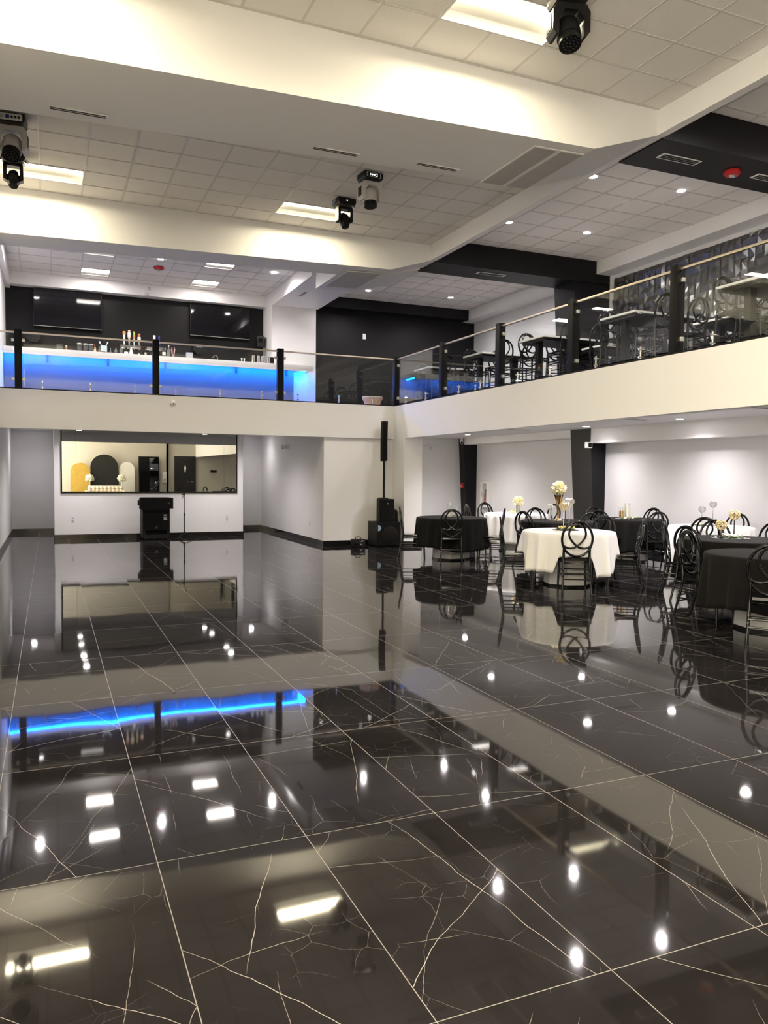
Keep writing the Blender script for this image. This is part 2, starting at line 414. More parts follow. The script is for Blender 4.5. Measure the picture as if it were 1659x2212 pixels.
# white bulkhead between hall ceiling and mezzanine ceiling
struct(MB().box(6.65, YF, 5.58, 6.76, 14.0, 6.3).out('trim_7', PAINT, smooth=0))
struct(MB().box(4.93, 15.385, 5.55, 6.08, 18.45, 6.3).box(4.93, 18.45, 5.601, 6.08, 19.25, 6.3).out('trim_8', PAINT, smooth=0))
# bulkhead on the ground floor side wall
struct(MB().box(10.5, 14.2, 2.38, XR, 19.0, 2.56).out('trim_9', PAINT, smooth=0))
struct(MB().box(10.5, YF, 2.24, XR, 13.55, 2.56).out('trim_10', PAINT, smooth=0))
# white corner strip beside the faceted wall
struct(MB().box(10.84, 13.38, 2.95, XR, 13.44, 5.75).out('trim_11', PAINT, smooth=0))

# roof beams boxed in plasterboard: bottom rises slightly to the right, with a haunch at the bulkhead
def beam(name, y0, y1, zL, zR, zH):
    b = MB()
    poly = [(XL, zL), (5.75, zR), (6.66, zH), (6.66, 6.3), (XL, 6.3)]
    b.prism(poly, y0, y1, 'y')
    return struct(b.out(name, PAINT, smooth=0))
beam('ceiling_beam_near', 7.45, 8.78, 5.10, 5.275, 5.58)
bm2 = MB(); bm2.prism([(XL, 5.16), (5.85, 5.325), (6.72, 5.60), (6.72, 6.3), (XL, 6.3)], 13.45, 14.15, 'y')
bm2.prism([(5.02, 5.30), (5.85, 5.33), (6.70, 5.55), (6.70, 6.3), (5.02, 6.3)], 14.0, 15.38, 'y')
struct(bm2.out('ceiling_beam_far', PAINT, smooth=0))
beam('ceiling_beam_behind', 1.45, 2.9, 5.10, 5.275, 5.58)
struct(MB().box(6.75, 7.45, 5.56, XR, 8.25, 6.2).out('ceiling_beam_black_near', BLACKP, smooth=0))
struct(MB().box(6.75, 13.45, 5.56, XR, 14.2, 6.2).out('ceiling_beam_black_far', BLACKP, smooth=0))
# tapered black columns
def column(name, y0, y1, prof):
    b = MB(); poly = [(x, z) for x, z in prof] + [(XR, prof[-1][1]), (XR, prof[0][1])]
    b.prism(poly, y0, y1, 'y'); return struct(b.out(name, BLACKP, smooth=0))
column('column_dining_near', 13.52, 14.2, [(10.66, 0), (10.48, 2.56)])
column('column_dining_far', 18.99, 19.3, [(10.62, 0), (10.48, 2.56)])
column('column_mezzanine', 13.50, 14.2, [(10.16, 2.95), (9.98, 5.58)])

# baseboards
def bb(name, *boxes):
    b = MB()
    for q in boxes: b.box(q[0], q[1], 0, q[2], q[3], 0.105)
    return struct(b.out(name, BASEB, smooth=0))
bb('baseboard_left', (XL, .9, XL+.012, 21.3)); bb('baseboard_right', (XR-.012, YF, XR, 19.28))
bb('baseboard_mirror_wall', (0.09, 19.105, 4.4, 19.12), (0.088, 19.105, 0.10, 21.3), (4.39, 19.105, 4.402, 21.3))
bb('baseboard_recess', (XL, 21.288, 5.4, 21.3)); bb('baseboard_recess_side', (5.388, 15.93, 5.4, 21.3))
bb('baseboard_corner_panel', (5.388, 15.918, 7.0, 15.93)); bb('baseboard_pier', (6.988, 15.268, 7.432, 15.28), (6.988, 15.27, 7.0, 15.93), (7.42, 15.27, 7.432, 16.3))
bb('baseboard_dining_end', (7.4, 19.268, XR, 19.28))
bb('baseboard_front', (XL, YF, 5.6, YF+.012))

# ------------------------------------------------------------------ suspended ceilings (tile field with T-bars, troffer openings left out)
def ceiling_grid(name, x0, x1, y0, y1, z, ox, oy, p, holes=()):
    def lines(lo, hi, o):
        k = math.ceil((lo-o)/p+1e-6); r = [lo]
        while o+k*p < hi-1e-6: r.append(o+k*p); k += 1
        return r+[hi]
    X, Y = lines(x0, x1, ox), lines(y0, y1, oy)
    def hole(i, j):
        if i < 0 or j < 0 or i >= len(X)-1 or j >= len(Y)-1: return None
        cx, cy_ = (X[i]+X[i+1])/2, (Y[j]+Y[j+1])/2
        return any(h[0] < cx < h[1] and h[2] < cy_ < h[3] for h in holes)
    b = MB()
    for i in range(len(X)-1):
        for j in range(len(Y)-1):
            if hole(i, j): continue
            b.mi = 0
            b.quad((X[i], Y[j], z+.006), (X[i], Y[j+1], z+.006), (X[i+1], Y[j+1], z+.006), (X[i+1], Y[j], z+.006))
    b.mi = 1; w = .012
    for i in range(len(X)):
        for j in range(len(Y)-1):
            a, c = hole(i-1, j), hole(i, j)
            if a and c: continue
            b.box(X[i]-w, Y[j], z, X[i]+w, Y[j+1], z+.012)
    for j in range(len(Y)):
        for i in range(len(X)-1):
            a, c = hole(i, j-1), hole(i, j)
            if a and c: continue
            b.box(X[i], Y[j]-w, z-.0008, X[i+1], Y[j]+w, z+.013)
    return struct(b.out(name, [TILE_C, TBAR], smooth=0))
P = 0.594
T2L = (-.71+.01, .498, 12.31, 12.904); T2R = (.51+5*P, .51+7*P, 12.31, 12.904); T2L = (.51-2*P, .51, 12.31, 12.904)
T1O = 3.44; PX1 = 0.585
T1R = (T1O, T1O+2*PX1, 6.255, 6.84); T1L = (T1O-7*PX1, T1O-5*PX1, 6.255, 6.84); T1M = (T1O-3*PX1, T1O-PX1, 6.255-3*PX1, 6.255-2*PX1); T1R2 = (T1O, T1O+2*PX1, 6.255-5*PX1, 6.84-5*PX1); T1L2 = (T1L[0], T1L[1], T1R2[2], T1R2[3])
ceiling_grid('ceiling_hall_far', XL, 6.65, 8.78, 13.45, 5.87, .51, 12.31, P, [T2L, T2R])
ceiling_grid('ceiling_hall_near', XL, 6.65, 2.9, 7.45, 5.87, T1O, 6.255, PX1, [T1R, T1L, T1M, T1R2, T1L2])
ceiling_grid('ceiling_hall_behind', XL, 6.65, YF, 1.45, 5.87, T1O, 0.3, PX1, [(T1O, T1O+2*PX1, .3-PX1, .3), (T1L[0], T1L[1], .3-PX1, .3)])
BX = .67; PB = 0.59
BT = [(BX, BX+PB, 16.30, 16.89), (BX, BX+PB, 16.30+3*PB, 16.30+4*PB), (BX+4*PB, BX+5*PB, 16.30, 16.89), (BX+4*PB, BX+5*PB, 16.30+3*PB, 16.30+4*PB)]
ceiling_grid('ceiling_bar', XL, 4.95, 14.1, 18.99, 5.87, BX, 16.30, PB, BT)
ceiling_grid('ceiling_mezzanine', 6.74, 10.52, YF, 18.9, 6.0, 7.5, 10.22, .59)
struct(MB().box(6.0, 15.38, 6.0, 6.78, 18.9, 6.05).out('ceiling_mezzanine_corner', TILE_C, smooth=0))
struct(MB().box(XL-.2, YF-.6, 6.25, XR+.2, 21.5, 6.4).out('ceiling_deck', mat('roof_deck', (0.5, 0.5, 0.5), .8), smooth=0))

# ------------------------------------------------------------------ lights
def troffer(h, z, label, m, group, name='troffer_light', lens_h=0.125):
    cx, cy_ = (h[0]+h[1])/2, (h[2]+h[3])/2; lx, ly = (h[1]-h[0])/2, (h[3]-h[2])/2
    t = thing(name, label, 'light', (cx, cy_, z), 0, group)
    f = MB(); w = .016
    for a in ((-lx, -ly, lx, -ly+w), (-lx, ly-w, lx, ly), (-lx, -ly+w, -lx+w, ly-w), (lx-w, -ly+w, lx, ly-w)): f.box(a[0], a[1], -.004, a[2], a[3], .01)
    f.out('frame', REFLECTOR, t, 0)
    r = MB(); iw = ly*.36
    r.prism([(-ly+.01, .006), (-iw, lens_h-.02), (-iw, lens_h), (-ly+.01, .012)], -lx+.01, lx-.01, 'x')
    r.prism([(ly-.01, .006), (iw, lens_h-.02), (iw, lens_h), (ly-.01, .012)], -lx+.01, lx-.01, 'x')
    r.box(-lx+.004, -ly+.01, 0, -lx+.01, ly-.01, lens_h).box(lx-.01, -ly+.01, 0, lx-.004, ly-.01, lens_h)
    r.box(-lx+.005, -ly+.005, lens_h+.03, lx-.005, ly-.005, lens_h+.04)
    r.out('reflector', REFLECTOR, t, 0)
    e = MB()
    prof = [(iw*math.cos(a), lens_h-.02-.045*math.sin(a)) for a in [PI*k/8 for k in range(9)]]
    e.prism(prof + [(-iw, lens_h+.02), (iw, lens_h+.02)], -lx+.012, lx-.012, 'x')
    e.out('lens', m, t, 60)
    ld = bpy.data.lights.new(name+'_lamp', 'AREA'); ld.shape = 'RECTANGLE'; ld.size = 2*lx-.06; ld.size_y = 2*iw
    ld.energy = P_TROFFER if m is E_TROFFER else P_BARTROFFER; ld.color = WARM if m is E_TROFFER else (1.0, 0.92, 0.86); ld.spread = math.radians(180)
    lo = bpy.data.objects.new(name+'_lamp', ld); C.objects.link(lo); lo.parent = t; lo.location = (0, 0, lens_h-.072)
    return t
GT = 'troffer lights in the hall ceiling'
troffer(T2L, 5.87, 'recessed troffer light behind the pair of moving heads by the left wall', E_TROFFER, GT)
troffer(T2R, 5.87, 'recessed troffer light behind the two moving heads hanging mid hall', E_TROFFER, GT)
troffer(T1R, 5.87, 'large recessed troffer light in the nearest ceiling bay beside one black moving head', E_TROFFER, GT)
troffer(T1L, 5.87, 'recessed troffer light in the nearest ceiling bay close to the left wall', E_TROFFER, GT)
troffer(T1M, 5.87, 'added unseen troffer light overhead, between the near left and near right ones', E_TROFFER, GT)  # unseen lamp, added to light the near beam face more evenly
troffer(T1R2, 5.87, 'recessed troffer light overhead of the viewer, over mid hall', E_TROFFER, GT)
troffer(T1L2, 5.87, 'recessed troffer light overhead of the viewer, by the left wall', E_TROFFER, GT)
troffer((T1O, T1O+2*PX1, .3-PX1, .3), 5.87, 'added troffer light in the unseen bay by the entrance wall, over mid hall', E_TROFFER, GT)  # added behind the camera for more light in the hall
troffer((T1L[0], T1L[1], .3-PX1, .3), 5.87, 'added troffer light in the unseen bay by the entrance wall, by the left wall', E_TROFFER, GT)  # likewise added out of view as extra light
GB = 'square troffers above the bar'
for h, w in zip(BT, ('front square troffer above the bar, nearer the left wall', 'rear square troffer above the bar, over the left television', 'front square troffer above the bar, nearer the white pillar', 'rear square troffer above the bar, over the right television')):
    troffer(h, 5.87, w, E_BARTROFFER, GB, 'square_troffer', .06)

def downlight(x, y, z, label, group, power=None):
    t = thing('downlight', label, 'light', (x, y, z), 0, group)
    MB().lathe([(.062, -.002), (.095, -.006), (.098, 0.001), (.062, .001)], n=24, caps=False).out('trim_ring', WHITE_PL, t)
    MB().lathe([(.0, -.003), (.062, -.003), (.062, .0), (.0, .0)], n=24, caps=False).out('lens', E_DOWN, t)
    ld = bpy.data.lights.new('downlight_lamp', 'SPOT'); ld.energy = 14.0 if 'in the recess' in label else (((P_DINING*.55 if x > 9 else P_DINING*1.35) if x > 7 else P_DOWN) if z < 4 else P_DOWN_UP); ld.color = COOL
    ld.spot_size = 2.5 if z < 4 else 2.75; ld.spot_blend = 1.0 if z < 4 else .7; ld.shadow_soft_size = .05
    lo = bpy.data.objects.new('downlight_lamp', ld); C.objects.link(lo); lo.parent = t; lo.location = (0, 0, -.02)
    return t
GD = 'round downlights'
for x, y, z, l in [
    (-.25, 16.58, 5.866, 'round downlight above the bar at the left wall'),
    (2.12, 16.63, 5.866, 'round downlight above the bar beside the red strobe'),
    (4.51, 16.71, 5.866, 'round downlight above the bar nearest the white pillar'),
    (9.10, 11.96, 6.0, 'bright downlight in the mezzanine ceiling nearer the far black beam, by the faceted wall'),
    (9.09, 9.62, 6.0, 'bright downlight in the mezzanine ceiling beside the near black beam'),
    (7.49, 12.05, 6.0, 'half hidden downlight behind the white bulkhead edge, nearer the far black beam'),
    (7.48, 9.72, 6.0, 'half hidden downlight behind the white bulkhead edge, nearer the near black beam'),
    (7.18, 17.9, 6.0, 'downlight before the black mezzanine end wall, nearer the white pillar'),
    (9.33, 15.6, 6.0, 'added downlight hidden behind the far black beam, brightening the pale mezzanine side wall'),  # extra lamp added out of sight to brighten the pale wall
    (9.33, 17.7, 6.0, 'downlight before the black mezzanine end wall, nearer the white side wall'),
    (9.1, 6.4, 6.0, 'downlight of the mezzanine ceiling in front of the near black beam'),
    (7.48, 6.4, 6.0, 'downlight of the mezzanine ceiling by the bulkhead in front of the near black beam'),
    (9.1, 4.2, 6.0, 'downlight of the mezzanine ceiling far out to the front'),
    (8.15, 13.5, 2.547, 'downlight under the mezzanine behind the fascia, by the white back table'),
    (8.18, 10.43, 2.547, 'downlight under the mezzanine behind the fascia, over the middle tables'),
    (8.26, 7.3, 2.547, 'downlight under the mezzanine behind the fascia, over the black table in front'),
    (9.98, 13.0, 2.547, 'downlight under the mezzanine right before the black tapered column'),
    (9.98, 10.44, 2.547, 'downlight under the mezzanine along the bulkhead of the long side wall'),
    (9.55, 17.1, 2.547, 'downlight under the mezzanine by the far column with the pull station'),
    (8.15, 17.0, 2.547, 'downlight under the mezzanine behind the pier'),
    (9.98, 7.3, 2.547, 'downlight under the mezzanine by the side wall, over the front tables'),
    (8.2, 4.2, 2.547, 'added unseen downlight under the mezzanine beyond the front tables'),  # out of view, added to light the nearest table
    (10.1, 4.2, 2.547, 'added unseen downlight under the mezzanine by the side wall beyond the front tables'),  # second unseen lamp added for the nearest table
    (.68, 17.55, 2.547, 'downlight under the bar balcony to the left, outer one'),
    (.68, 18.45, 2.547, 'downlight under the bar balcony to the left, close to the mirror'),
    (3.75, 17.45, 2.547, 'downlight under the bar balcony to the right, outer one'),
    (3.8, 18.2, 2.547, 'downlight under the bar balcony to the right, close to the mirror'),
    (-.35, 20.2, 2.547, 'added hidden downlight in the recess by the left wall'),  # hidden weak lamp added to lift the dark recess wall
    (4.9, 20.3, 2.547, 'added hidden downlight in the recess between mirror wall and side wall'),  # its counterpart, added unseen to brighten this recess
    (8.2, 1.0, 2.547, 'downlight under the mezzanine near the entrance door'),
    (10.1, 1.0, 2.547, 'downlight under the mezzanine near the entrance door, by the side wall')]:
    downlight(x, y, z, l, GD)

# ------------------------------------------------------------------ vents, grilles and small wall or ceiling fittings
DARKSLOT = mat('dark_slot', (0.012, 0.012, 0.012), 0.8)
def slot_vent(x, y, z, lx, label, ly=.085, rz=0.0, slots=2, body=None, group='linear slot vents'):
    t = thing('slot_vent', label, 'vent', (x, y, z), rz, group)
    f = MB(); f.box(-lx/2, -ly/2, -.008, lx/2, ly/2, 0, .002); f.out('frame', body or WHITE_PL, t, 0)
    s = MB()
    for k in range(slots):
        yy = -ly/2+ly*(k+.5)/slots*.8+ly*.1; s.box(-lx/2+.03, yy-ly*.11, -.0095, lx/2-.03, yy+ly*.11, -.0075)
    s.out('slot', DARKSLOT, t, 0)
    return t
def bz(x, zL, zR, xr): return zL+(zR-zL)*(x-XL)/(xr-XL)
for x, lab in ((.30, 'slot vent in the near beam underside closest to the left wall'), (3.02, 'slot vent in the near beam underside above the mid hall moving heads'), (4.31, 'slot vent in the near beam underside next to the large return grille')):
    slot_vent(x, 8.57, bz(x, 5.10, 5.275, 5.75), .58, lab, body=PAINT)
slot_vent(5.25, 17.0, 5.548, .5, 'small slot vent under the white soffit by the bar pillar', .09, PI/2, body=PAINT)
for x, y, lab in ((7.35, 7.83, 'white slot vent under the near black beam, beside the hall bulkhead'), (8.95, 7.83, 'white slot vent under the near black beam, beyond the red strobe'), (8.15, 13.75, 'white slot vent under the far black beam')):
    slot_vent(x, y, 5.557, .62, lab, .15, 0, 3)
for x, y, lab in ((9.35, 10.9, 'slot vent in the low dining ceiling between two downlights'), (9.4, 14.6, 'slot vent in the low dining ceiling before the far column'), (9.3, 8.2, 'slot vent in the low dining ceiling over the front tables')):
    slot_vent(x, y, 2.549, .62, lab, .09, 0, 2, PAINT)

t = thing('return_grille', 'large two panel return air grille under the near beam haunch', 'vent', (5.38, 8.2, 5.258), 0)
t.rotation_euler = (0, -0.0265, 0)
MB().box(-.34, -.60, -.010, .34, .60, 0).out('frame', PAINT, t, 0)
GR = mat('perforated_grille', (0.46, 0.445, 0.44), 0.7, noise=0.1, scale=160, bump=0.3, bscale=400)
MB().box(-.325, -.585, -.016, -.03, .585, -.009).out('grille_panel', GR, t, 0)
MB().box(.03, -.585, -.016, .325, .585, -.009).out('grille_panel', GR, t, 0)
t = thing('access_panel', 'flush square access panel under the far beam haunch', 'panel', (5.44, 14.4, 5.304), 0)
t.rotation_euler = (0, -0.035, 0)
MB().box(-.36, -.66, -.008, .36, .66, 0).out('frame', PAINT, t, 0)
MB().box(-.33, -.63, -.014, .33, .63, -.007).out('panel', mat('grey_panel_paint', (.5, .49, .48), .6), t, 0)

def dome_camera(x, y, z, label, M=Matrix.Identity(4)):
    t = thing('security_camera', label, 'camera', (x, y, z), 0, 'white security cameras')
    MB().lathe([(0.0, 0), (.058, 0), (.06, .012), (.052, .03), (.0, .03)], n=22, M=M, caps=False).out('base', WHITE_PL, t)
    MB().lathe([(.042, .03), (.041, .045), (.032, .065), (.015, .075), (0, .077)], n=22, M=M, caps=False).out('housing', WHITE_PL, t)
    MB().ball(M @ Vector((0, -.012, .062)), .017, seg=12, rings=8).ball(M @ Vector((0, .014, .066)), .012, seg=10, rings=7).out('lens', BLACK_GLOSS, t)
    return t
FB = Matrix.Rotation(PI/2, 4, 'X')     # base on a wall facing -y
dome_camera(2.25, 15.85, 2.90, 'white dome camera on the cream fascia below the bar', FB)
dome_camera(2.15, 18.98, 5.76, 'white dome camera on the white band above the bar televisions', FB)
dome_camera(8.38, 18.1, 6.0, 'white dome camera on the mezzanine ceiling before the black end wall', Matrix.Rotation(PI, 4, 'X'))
t = thing('security_camera', 'white bullet camera in the corner by the far dining column', 'camera', (10.40, 18.98, 2.49), 0, 'white security cameras')
MB().box(-.05, -.02, -.04, .05, .012, .06, .008).out('bracket', WHITE_PL, t)
MB().cyl((0, -.01, -.03), (-.05, -.12, -.07), .042, .042, 14).out('housing', WHITE_PL, t)
MB().cyl((-.048, -.118, -.069), (-.052, -.126, -.072), .032, .032, 14).out('lens', BLACK_GLOSS, t)
t = thing('motion_sensor', 'small white sensor box under the white band above the bar', 'sensor', (2.11, 18.97, 5.655), 0)
MB().box(-.055, -.09, -.05, .055, .01, .05, .012).out('housing', WHITE_PL, t)
MB().box(-.03, -.093, -.03, .03, -.088, -.005).out('window', GREY_PL, t)
t = thing('thermostat', 'white thermostat box on the near black dining column', 'thermostat', (10.44, 13.51, 2.20), 0)
MB().box(-.10, -.05, -.06, .06, .0, .06, .008).out('housing', WHITE_PL, t)
MB().box(-.04, -.056, -.04, .04, -.049, .04).out('screen', BLACK_PL, t)
t = thing('smoke_detector', 'white round smoke detector on the mezzanine ceiling', 'smoke detector', (8.6, 10.32, 6.0), 0)
MB().lathe([(0, 0), (.065, 0), (.065, -.02), (.045, -.045), (0, -.048)], n=22, caps=False).out('housing', WHITE_PL, t)
MB().lathe([(.05, -.03), (.052, -.034), (.048, -.038)], n=22, caps=False).out('slot', GREY_PL, t)
def strobe(x, y, z, label):
    t = thing('fire_strobe', label, 'fire alarm', (x, y, z), 0, 'red ceiling strobes')
    MB().lathe([(0, 0), (.11, 0), (.11, -.03), (.085, -.06), (0, -.06)], n=8, caps=False).out('housing', RED, t, 20)
    MB().ball((0, 0, -.062), .04, (1.3, .8, .6)).out('lens', CRYSTAL, t)
strobe(8.27, 7.85, 5.558, 'red strobe under the near black beam')
strobe(2.17, 17.3, 5.87, 'red strobe on the tile ceiling above the bar')
t = thing('fire_pull_station', 'red fire alarm pull station on the far black dining column', 'fire alarm', (10.555, 19.14, 1.25), -PI/2)
MB().box(-.055, -.045, -.065, .055, 0, .065, .006).out('body', RED, t)
MB().box(-.04, -.055, -.02, .04, -.044, .0).out('handle', WHITE_PL, t, 0)
t = thing('fire_extinguisher_cabinet', 'white wall cabinet with window on the grey dining wall', 'cabinet', (XR, 18.35, .68), -PI/2)
f = MB()
for a in ((-.22, -.12, 0, -.10, 0, .7), (.10, -.12, 0, .22, 0, .7), (-.10, -.12, 0, .10, 0, .06), (-.10, -.12, .64, .10, 0, .7), (-.10, -.012, .06, .10, 0, .64)): f.box(*a)
f.out('box', WHITE_PL, t, 0)
MB().box(-.10, -.118, .06, .10, -.112, .64).out('window', GLASS_V, t, 0)
MB().box(-.13, -.135, .28, -.11, -.12, .40).out('handle', STEEL, t, 0)
t = thing('fire_extinguisher', 'red fire extinguisher standing inside the white wall cabinet', 'fire extinguisher', (XR-.07, 18.35, .745), -PI/2)
MB().lathe([(0, 0), (.042, 0), (.045, .02), (.045, .30), (.03, .36), (.015, .38), (0, .38)], n=16, caps=False).out('cylinder', RED, t)
MB().box(-.05, -.012, .38, .05, .012, .42, .004).out('valve', BLACK_PL, t)
MB().tube(catmull([(.03, -.02, .40), (.055, -.03, .34), (.05, -.035, .2), (.03, -.045, .12)], 4), .008, 6).out('hose', RUBBER, t)
LAMP_LENS = mat('frosted_lamp_lens', (.62, .62, .62), .3)
def emergency_light(x, y, z, rz, label):
    t = thing('emergency_light', label, 'emergency light', (x, y, z), rz, 'emergency lights with two lamp heads')
    MB().box(-.16, -.06, -.05, .16, 0, .05, .01).out('body', WHITE_PL, t)
    for sx in (-.12, .12):
        h = MB().cyl((sx, -.055, .0), (sx*1.15, -.12, -.02), .04, .05, 14).out('lamp_head', WHITE_PL, t)
        MB().cyl((sx*1.15, -.118, -.02), (sx*1.16, -.124, -.021), .042, .042, 14).out('lens', LAMP_LENS, h)
emergency_light(9.46, 19.28, 2.28, 0, 'emergency light on the grey end wall behind the tables')
emergency_light(5.4, 18.7, 2.2, -PI/2, 'emergency light on the recess side wall')
def outlet(x, y, z, rz, label):
    t = thing('wall_outlet', label, 'outlet', (x, y, z), rz, 'white wall outlets')
    MB().box(-.036, -.007, -.058, .036, 0, .058, .003).out('plate', WHITE_PL, t)
    for k in (-.026, .026): MB().box(-.016, -.0095, k-.015, .016, -.006, k+.015, .002).out('socket', GREY_PL, t)
outlet(.48, 19.12, .45, 0, 'white outlet low on the mirror wall, on the side of the left wall')
outlet(3.99, 19.12, .44, 0, 'white outlet low on the mirror wall beyond the microphone stand')
outlet(5.4, 16.89, .42, -PI/2, 'white outlet on the recess side wall near its front corner')
outlet(5.4, 19.86, .43, -PI/2, 'white outlet on the recess side wall deep inside')
t = thing('wall_switch', 'white switch plate on the black mezzanine end wall', 'switch', (7.62, YB, 5.14), 0)
MB().box(-.045, -.008, -.07, .045, 0, .07, .003).out('plate', WHITE_PL, t)
MB().box(-.018, -.012, -.035, .018, -.007, .035, .002).out('rocker', WHITE_PL, t)
t = thing('wall_switch', 'tiny white wall plate on the pale mezzanine side wall', 'switch', (XR, 17.2, 5.0), -PI/2)
MB().box(-.036, -.007, -.058, .036, 0, .058, .003).out('plate', WHITE_PL, t)

# faceted wall lining on the mezzanine: one relief
rnd = random.Random(11)
pb = MB(); CY, CZ = .0745, .0968
NY, NZ = 130, 28
grid = []
for i in range(NY+1):
    col = []
    for j in range(NZ+1):
        e = (i % 2, j % 2)
        h = 0.003 if e == (0, 0) else (.036 if e == (1, 1) else rnd.choice((.003, .014, .036)))
        dy = dz = 0
        if e == (1, 1): dy, dz = rnd.uniform(-.016, .016), rnd.uniform(-.03, .03)
        col.append(pb.b.verts.new((XR-.002-h, 13.38-i*CY+dy, 2.952+j*CZ+dz)))
    grid.append(col)
for i in range(NY):
    for j in range(NZ):
        q = [grid[i][j], grid[i+1][j], grid[i+1][j+1], grid[i][j+1]]
        if (i+j) % 2 == 0: a, b = (q[0], q[1], q[2]), (q[0], q[2], q[3])
        else: a, b = (q[1], q[2], q[3]), (q[1], q[3], q[0])
        pb.b.faces.new(a); pb.b.faces.new(b)
o = struct(pb.out('wall_diamond_panelling', DIAMOND, smooth=0))

# ------------------------------------------------------------------ glass railings
def clamp_stub(parent, x, y, z, ax):
    """short steel post with two glass clamps"""
    b = MB(); b.cyl((x, y, z), (x, y, z+.165), .011, .011, 10)
    b.lathe([(0, 0), (.02, 0), (.02, .012), (0, .012)], (x, y, z), 12, caps=False)
    s = b.out('clamp_post', STEEL, parent)
    k = MB()
    for zz in (z+.03, z+.13):
        if ax == 'x': k.cyl((x, y-.03, zz), (x, y+.03, zz), .014, .014, 10)
        else: k.cyl((x-.03, y, zz), (x+.03, y, zz), .014, .014, 10)
    k.out('knob', CHROME, s)
def rail_post(parent, x, y, z0, z1, ax, sides=(-1, 1)):
    p = MB().box(x-.062, y-.062, z0, x+.062, y+.062, z1, .004).out('post', BLACK_MET, parent, 30)
    for sd in sides:
        for zz in (3.22, 3.93):
            c = MB()
            if ax == 'x': c.box(x+sd*.06, y-.025, zz-.026, x+sd*.115, y+.025, zz+.026, .004)
            else: c.box(x-.025, y+sd*.06-.0, zz-.026, x+.025, y+sd*.115, zz+.026, .004)
            c.out('glass_clip', STEEL, p)
r1 = thing('glass_railing', 'glass railing with black posts along the bar balcony', 'railing', (2, 15.92, 3.062), 0, 'mezzanine glass railings')
def loc_fix(root):
    for ch in root.children:
        ch.location = -Vector(root.location)
xs = [XL, -.5, 1.93, 4.43, 7.07]
for k, x in enumerate(xs[1:4]): rail_post(r1, x, 15.92, 3.062, 4.12, 'x')
for a, b in zip(xs[:-1], xs[1:]):
    MB().box(a+.085, 15.914, 3.10, b-.085, 15.926, 4.055).out('glass_panel', GLASS, r1, 0)
for x in (-.1, .73, 1.54, 2.31, 3.18, 4.04, 4.81, 5.72, 6.5): clamp_stub(r1, x, 15.90, 3.062, 'x')
MB().box(XL, 15.90, 4.055, 7.006, 15.94, 4.085, .005).out('handrail', RAILM, r1)
loc_fix(r1)
r2 = thing('glass_railing', 'glass railing with black posts along the dining mezzanine over the tables', 'railing', (7.07, 8, 3.062), 0, 'mezzanine glass railings')
ys = [15.92, 13.68, 11.58, 9.56, 7.50, 5.4, 3.3]
for k, y in enumerate(ys): rail_post(r2, 7.07, y, 3.062, 4.12, 'y', (-1,) if k == 0 else (-1, 1))
for a, b in zip(ys[:-1], ys[1:]):
    MB().box(7.064, b+.085, 3.10, 7.076, a-.085, 4.055).out('glass_panel', GLASS, r2, 0)
for y in (15.36, 14.4, 13.0, 12.2, 11.0, 10.1, 9.0, 8.1, 6.9, 6.1): clamp_stub(r2, 7.05, y, 3.062, 'y')
MB().box(7.05, 3.3, 4.055, 7.09, 15.92, 4.085, .005).out('handrail', RAILM, r2)
loc_fix(r2)

# ------------------------------------------------------------------ bar
t = thing('bar_counter', 'long white topped bar counter glowing blue below', 'bar', (2.5, 18.2, 2.952), 0)
MB().box(XL-2.5+.01, -.36, 1.035, 5.77-2.5, .245, 1.135, .006).box(XL-2.5+.01, -.358, .994, 5.72-2.5, -.348, 1.036).out('countertop', COUNTER, t)
MB().box(XL-2.5+.01, -.06, 0, 5.38-2.5, .24, 1.035).out('front_panel', BARFRONT, t, 0)
MB().box(XL-2.5+.02, -.25, 1.016, 5.66-2.5, -.21, 1.034).box(5.62-2.5, -.21, 1.016, 5.66-2.5, .235, 1.034).out('led_strip', E_BLUE, t, 0)
BRK = mat('dark_steel_bracket', (.02, .02, .03), .4)
for x in (-.01, 1.2, 2.41, 4.0, 5.2):
    MB().box(x-2.52, -.09, .90, x-2.48, -.06, 1.035).box(x-2.52, -.30, 1.02, x-2.48, -.06, 1.036).out('bracket', BRK, t, 0)
def tv(x0, x1, z0, z1, label):
    t = thing('television', label, 'television', ((x0+x1)/2, YB, z0), 0, 'bar televisions')
    w = (x1-x0)/2; h = z1-z0
    MB().box(-w, -.13, 0, w, -.07, h, .006).out('casing', BLACK_PL, t)
    MB().box(-w+.012, -.1335, .025, w-.012, -.129, h-.012).out('screen', SCREEN, t, 0)
    MB().box(-w, -.134, .006, w, -.128, .014).out('bezel', STEEL, t, 0)
    MB().box(-.25, -.07, h*.35, .25, 0, h*.65).out('wall_mount', BLACK_MET, t, 0)
tv(-.29, 1.14, 4.75, 5.58, 'wall mounted black television nearer the left wall, with a ceiling light in its screen')
tv(3.12, 4.55, 4.80, 5.56, 'wall mounted black television nearer the white pillar')
ZC = 4.088
def tower(x, handles, label, nsp):
    t = thing('beer_tap_tower', label, 'beer tap', (x, 18.2, ZC), 0, 'beer tap towers on the bar')
    w = .052*nsp
    MB().lathe([(0, 0), (.05, 0), (.05, .012), (.032, .02), (.032, .17), (0, .17)], n=18, caps=False).out('column', CHROME, t)
    MB().box(-w, -.04, .15, w, .04, .235, .012).out('manifold', CHROME, t)
    for k, hd in enumerate(handles):
        xx = -w+.052+k*.104
        sp = MB().cyl((xx, -.04, .20), (xx, -.10, .20), .013, .013, 10).cyl((xx, -.10, .21), (xx, -.11, .13), .011, .009, 10).out('faucet', CHROME, t)
        if hd is None: continue
        h = hd['build'](xx); h.parent = t
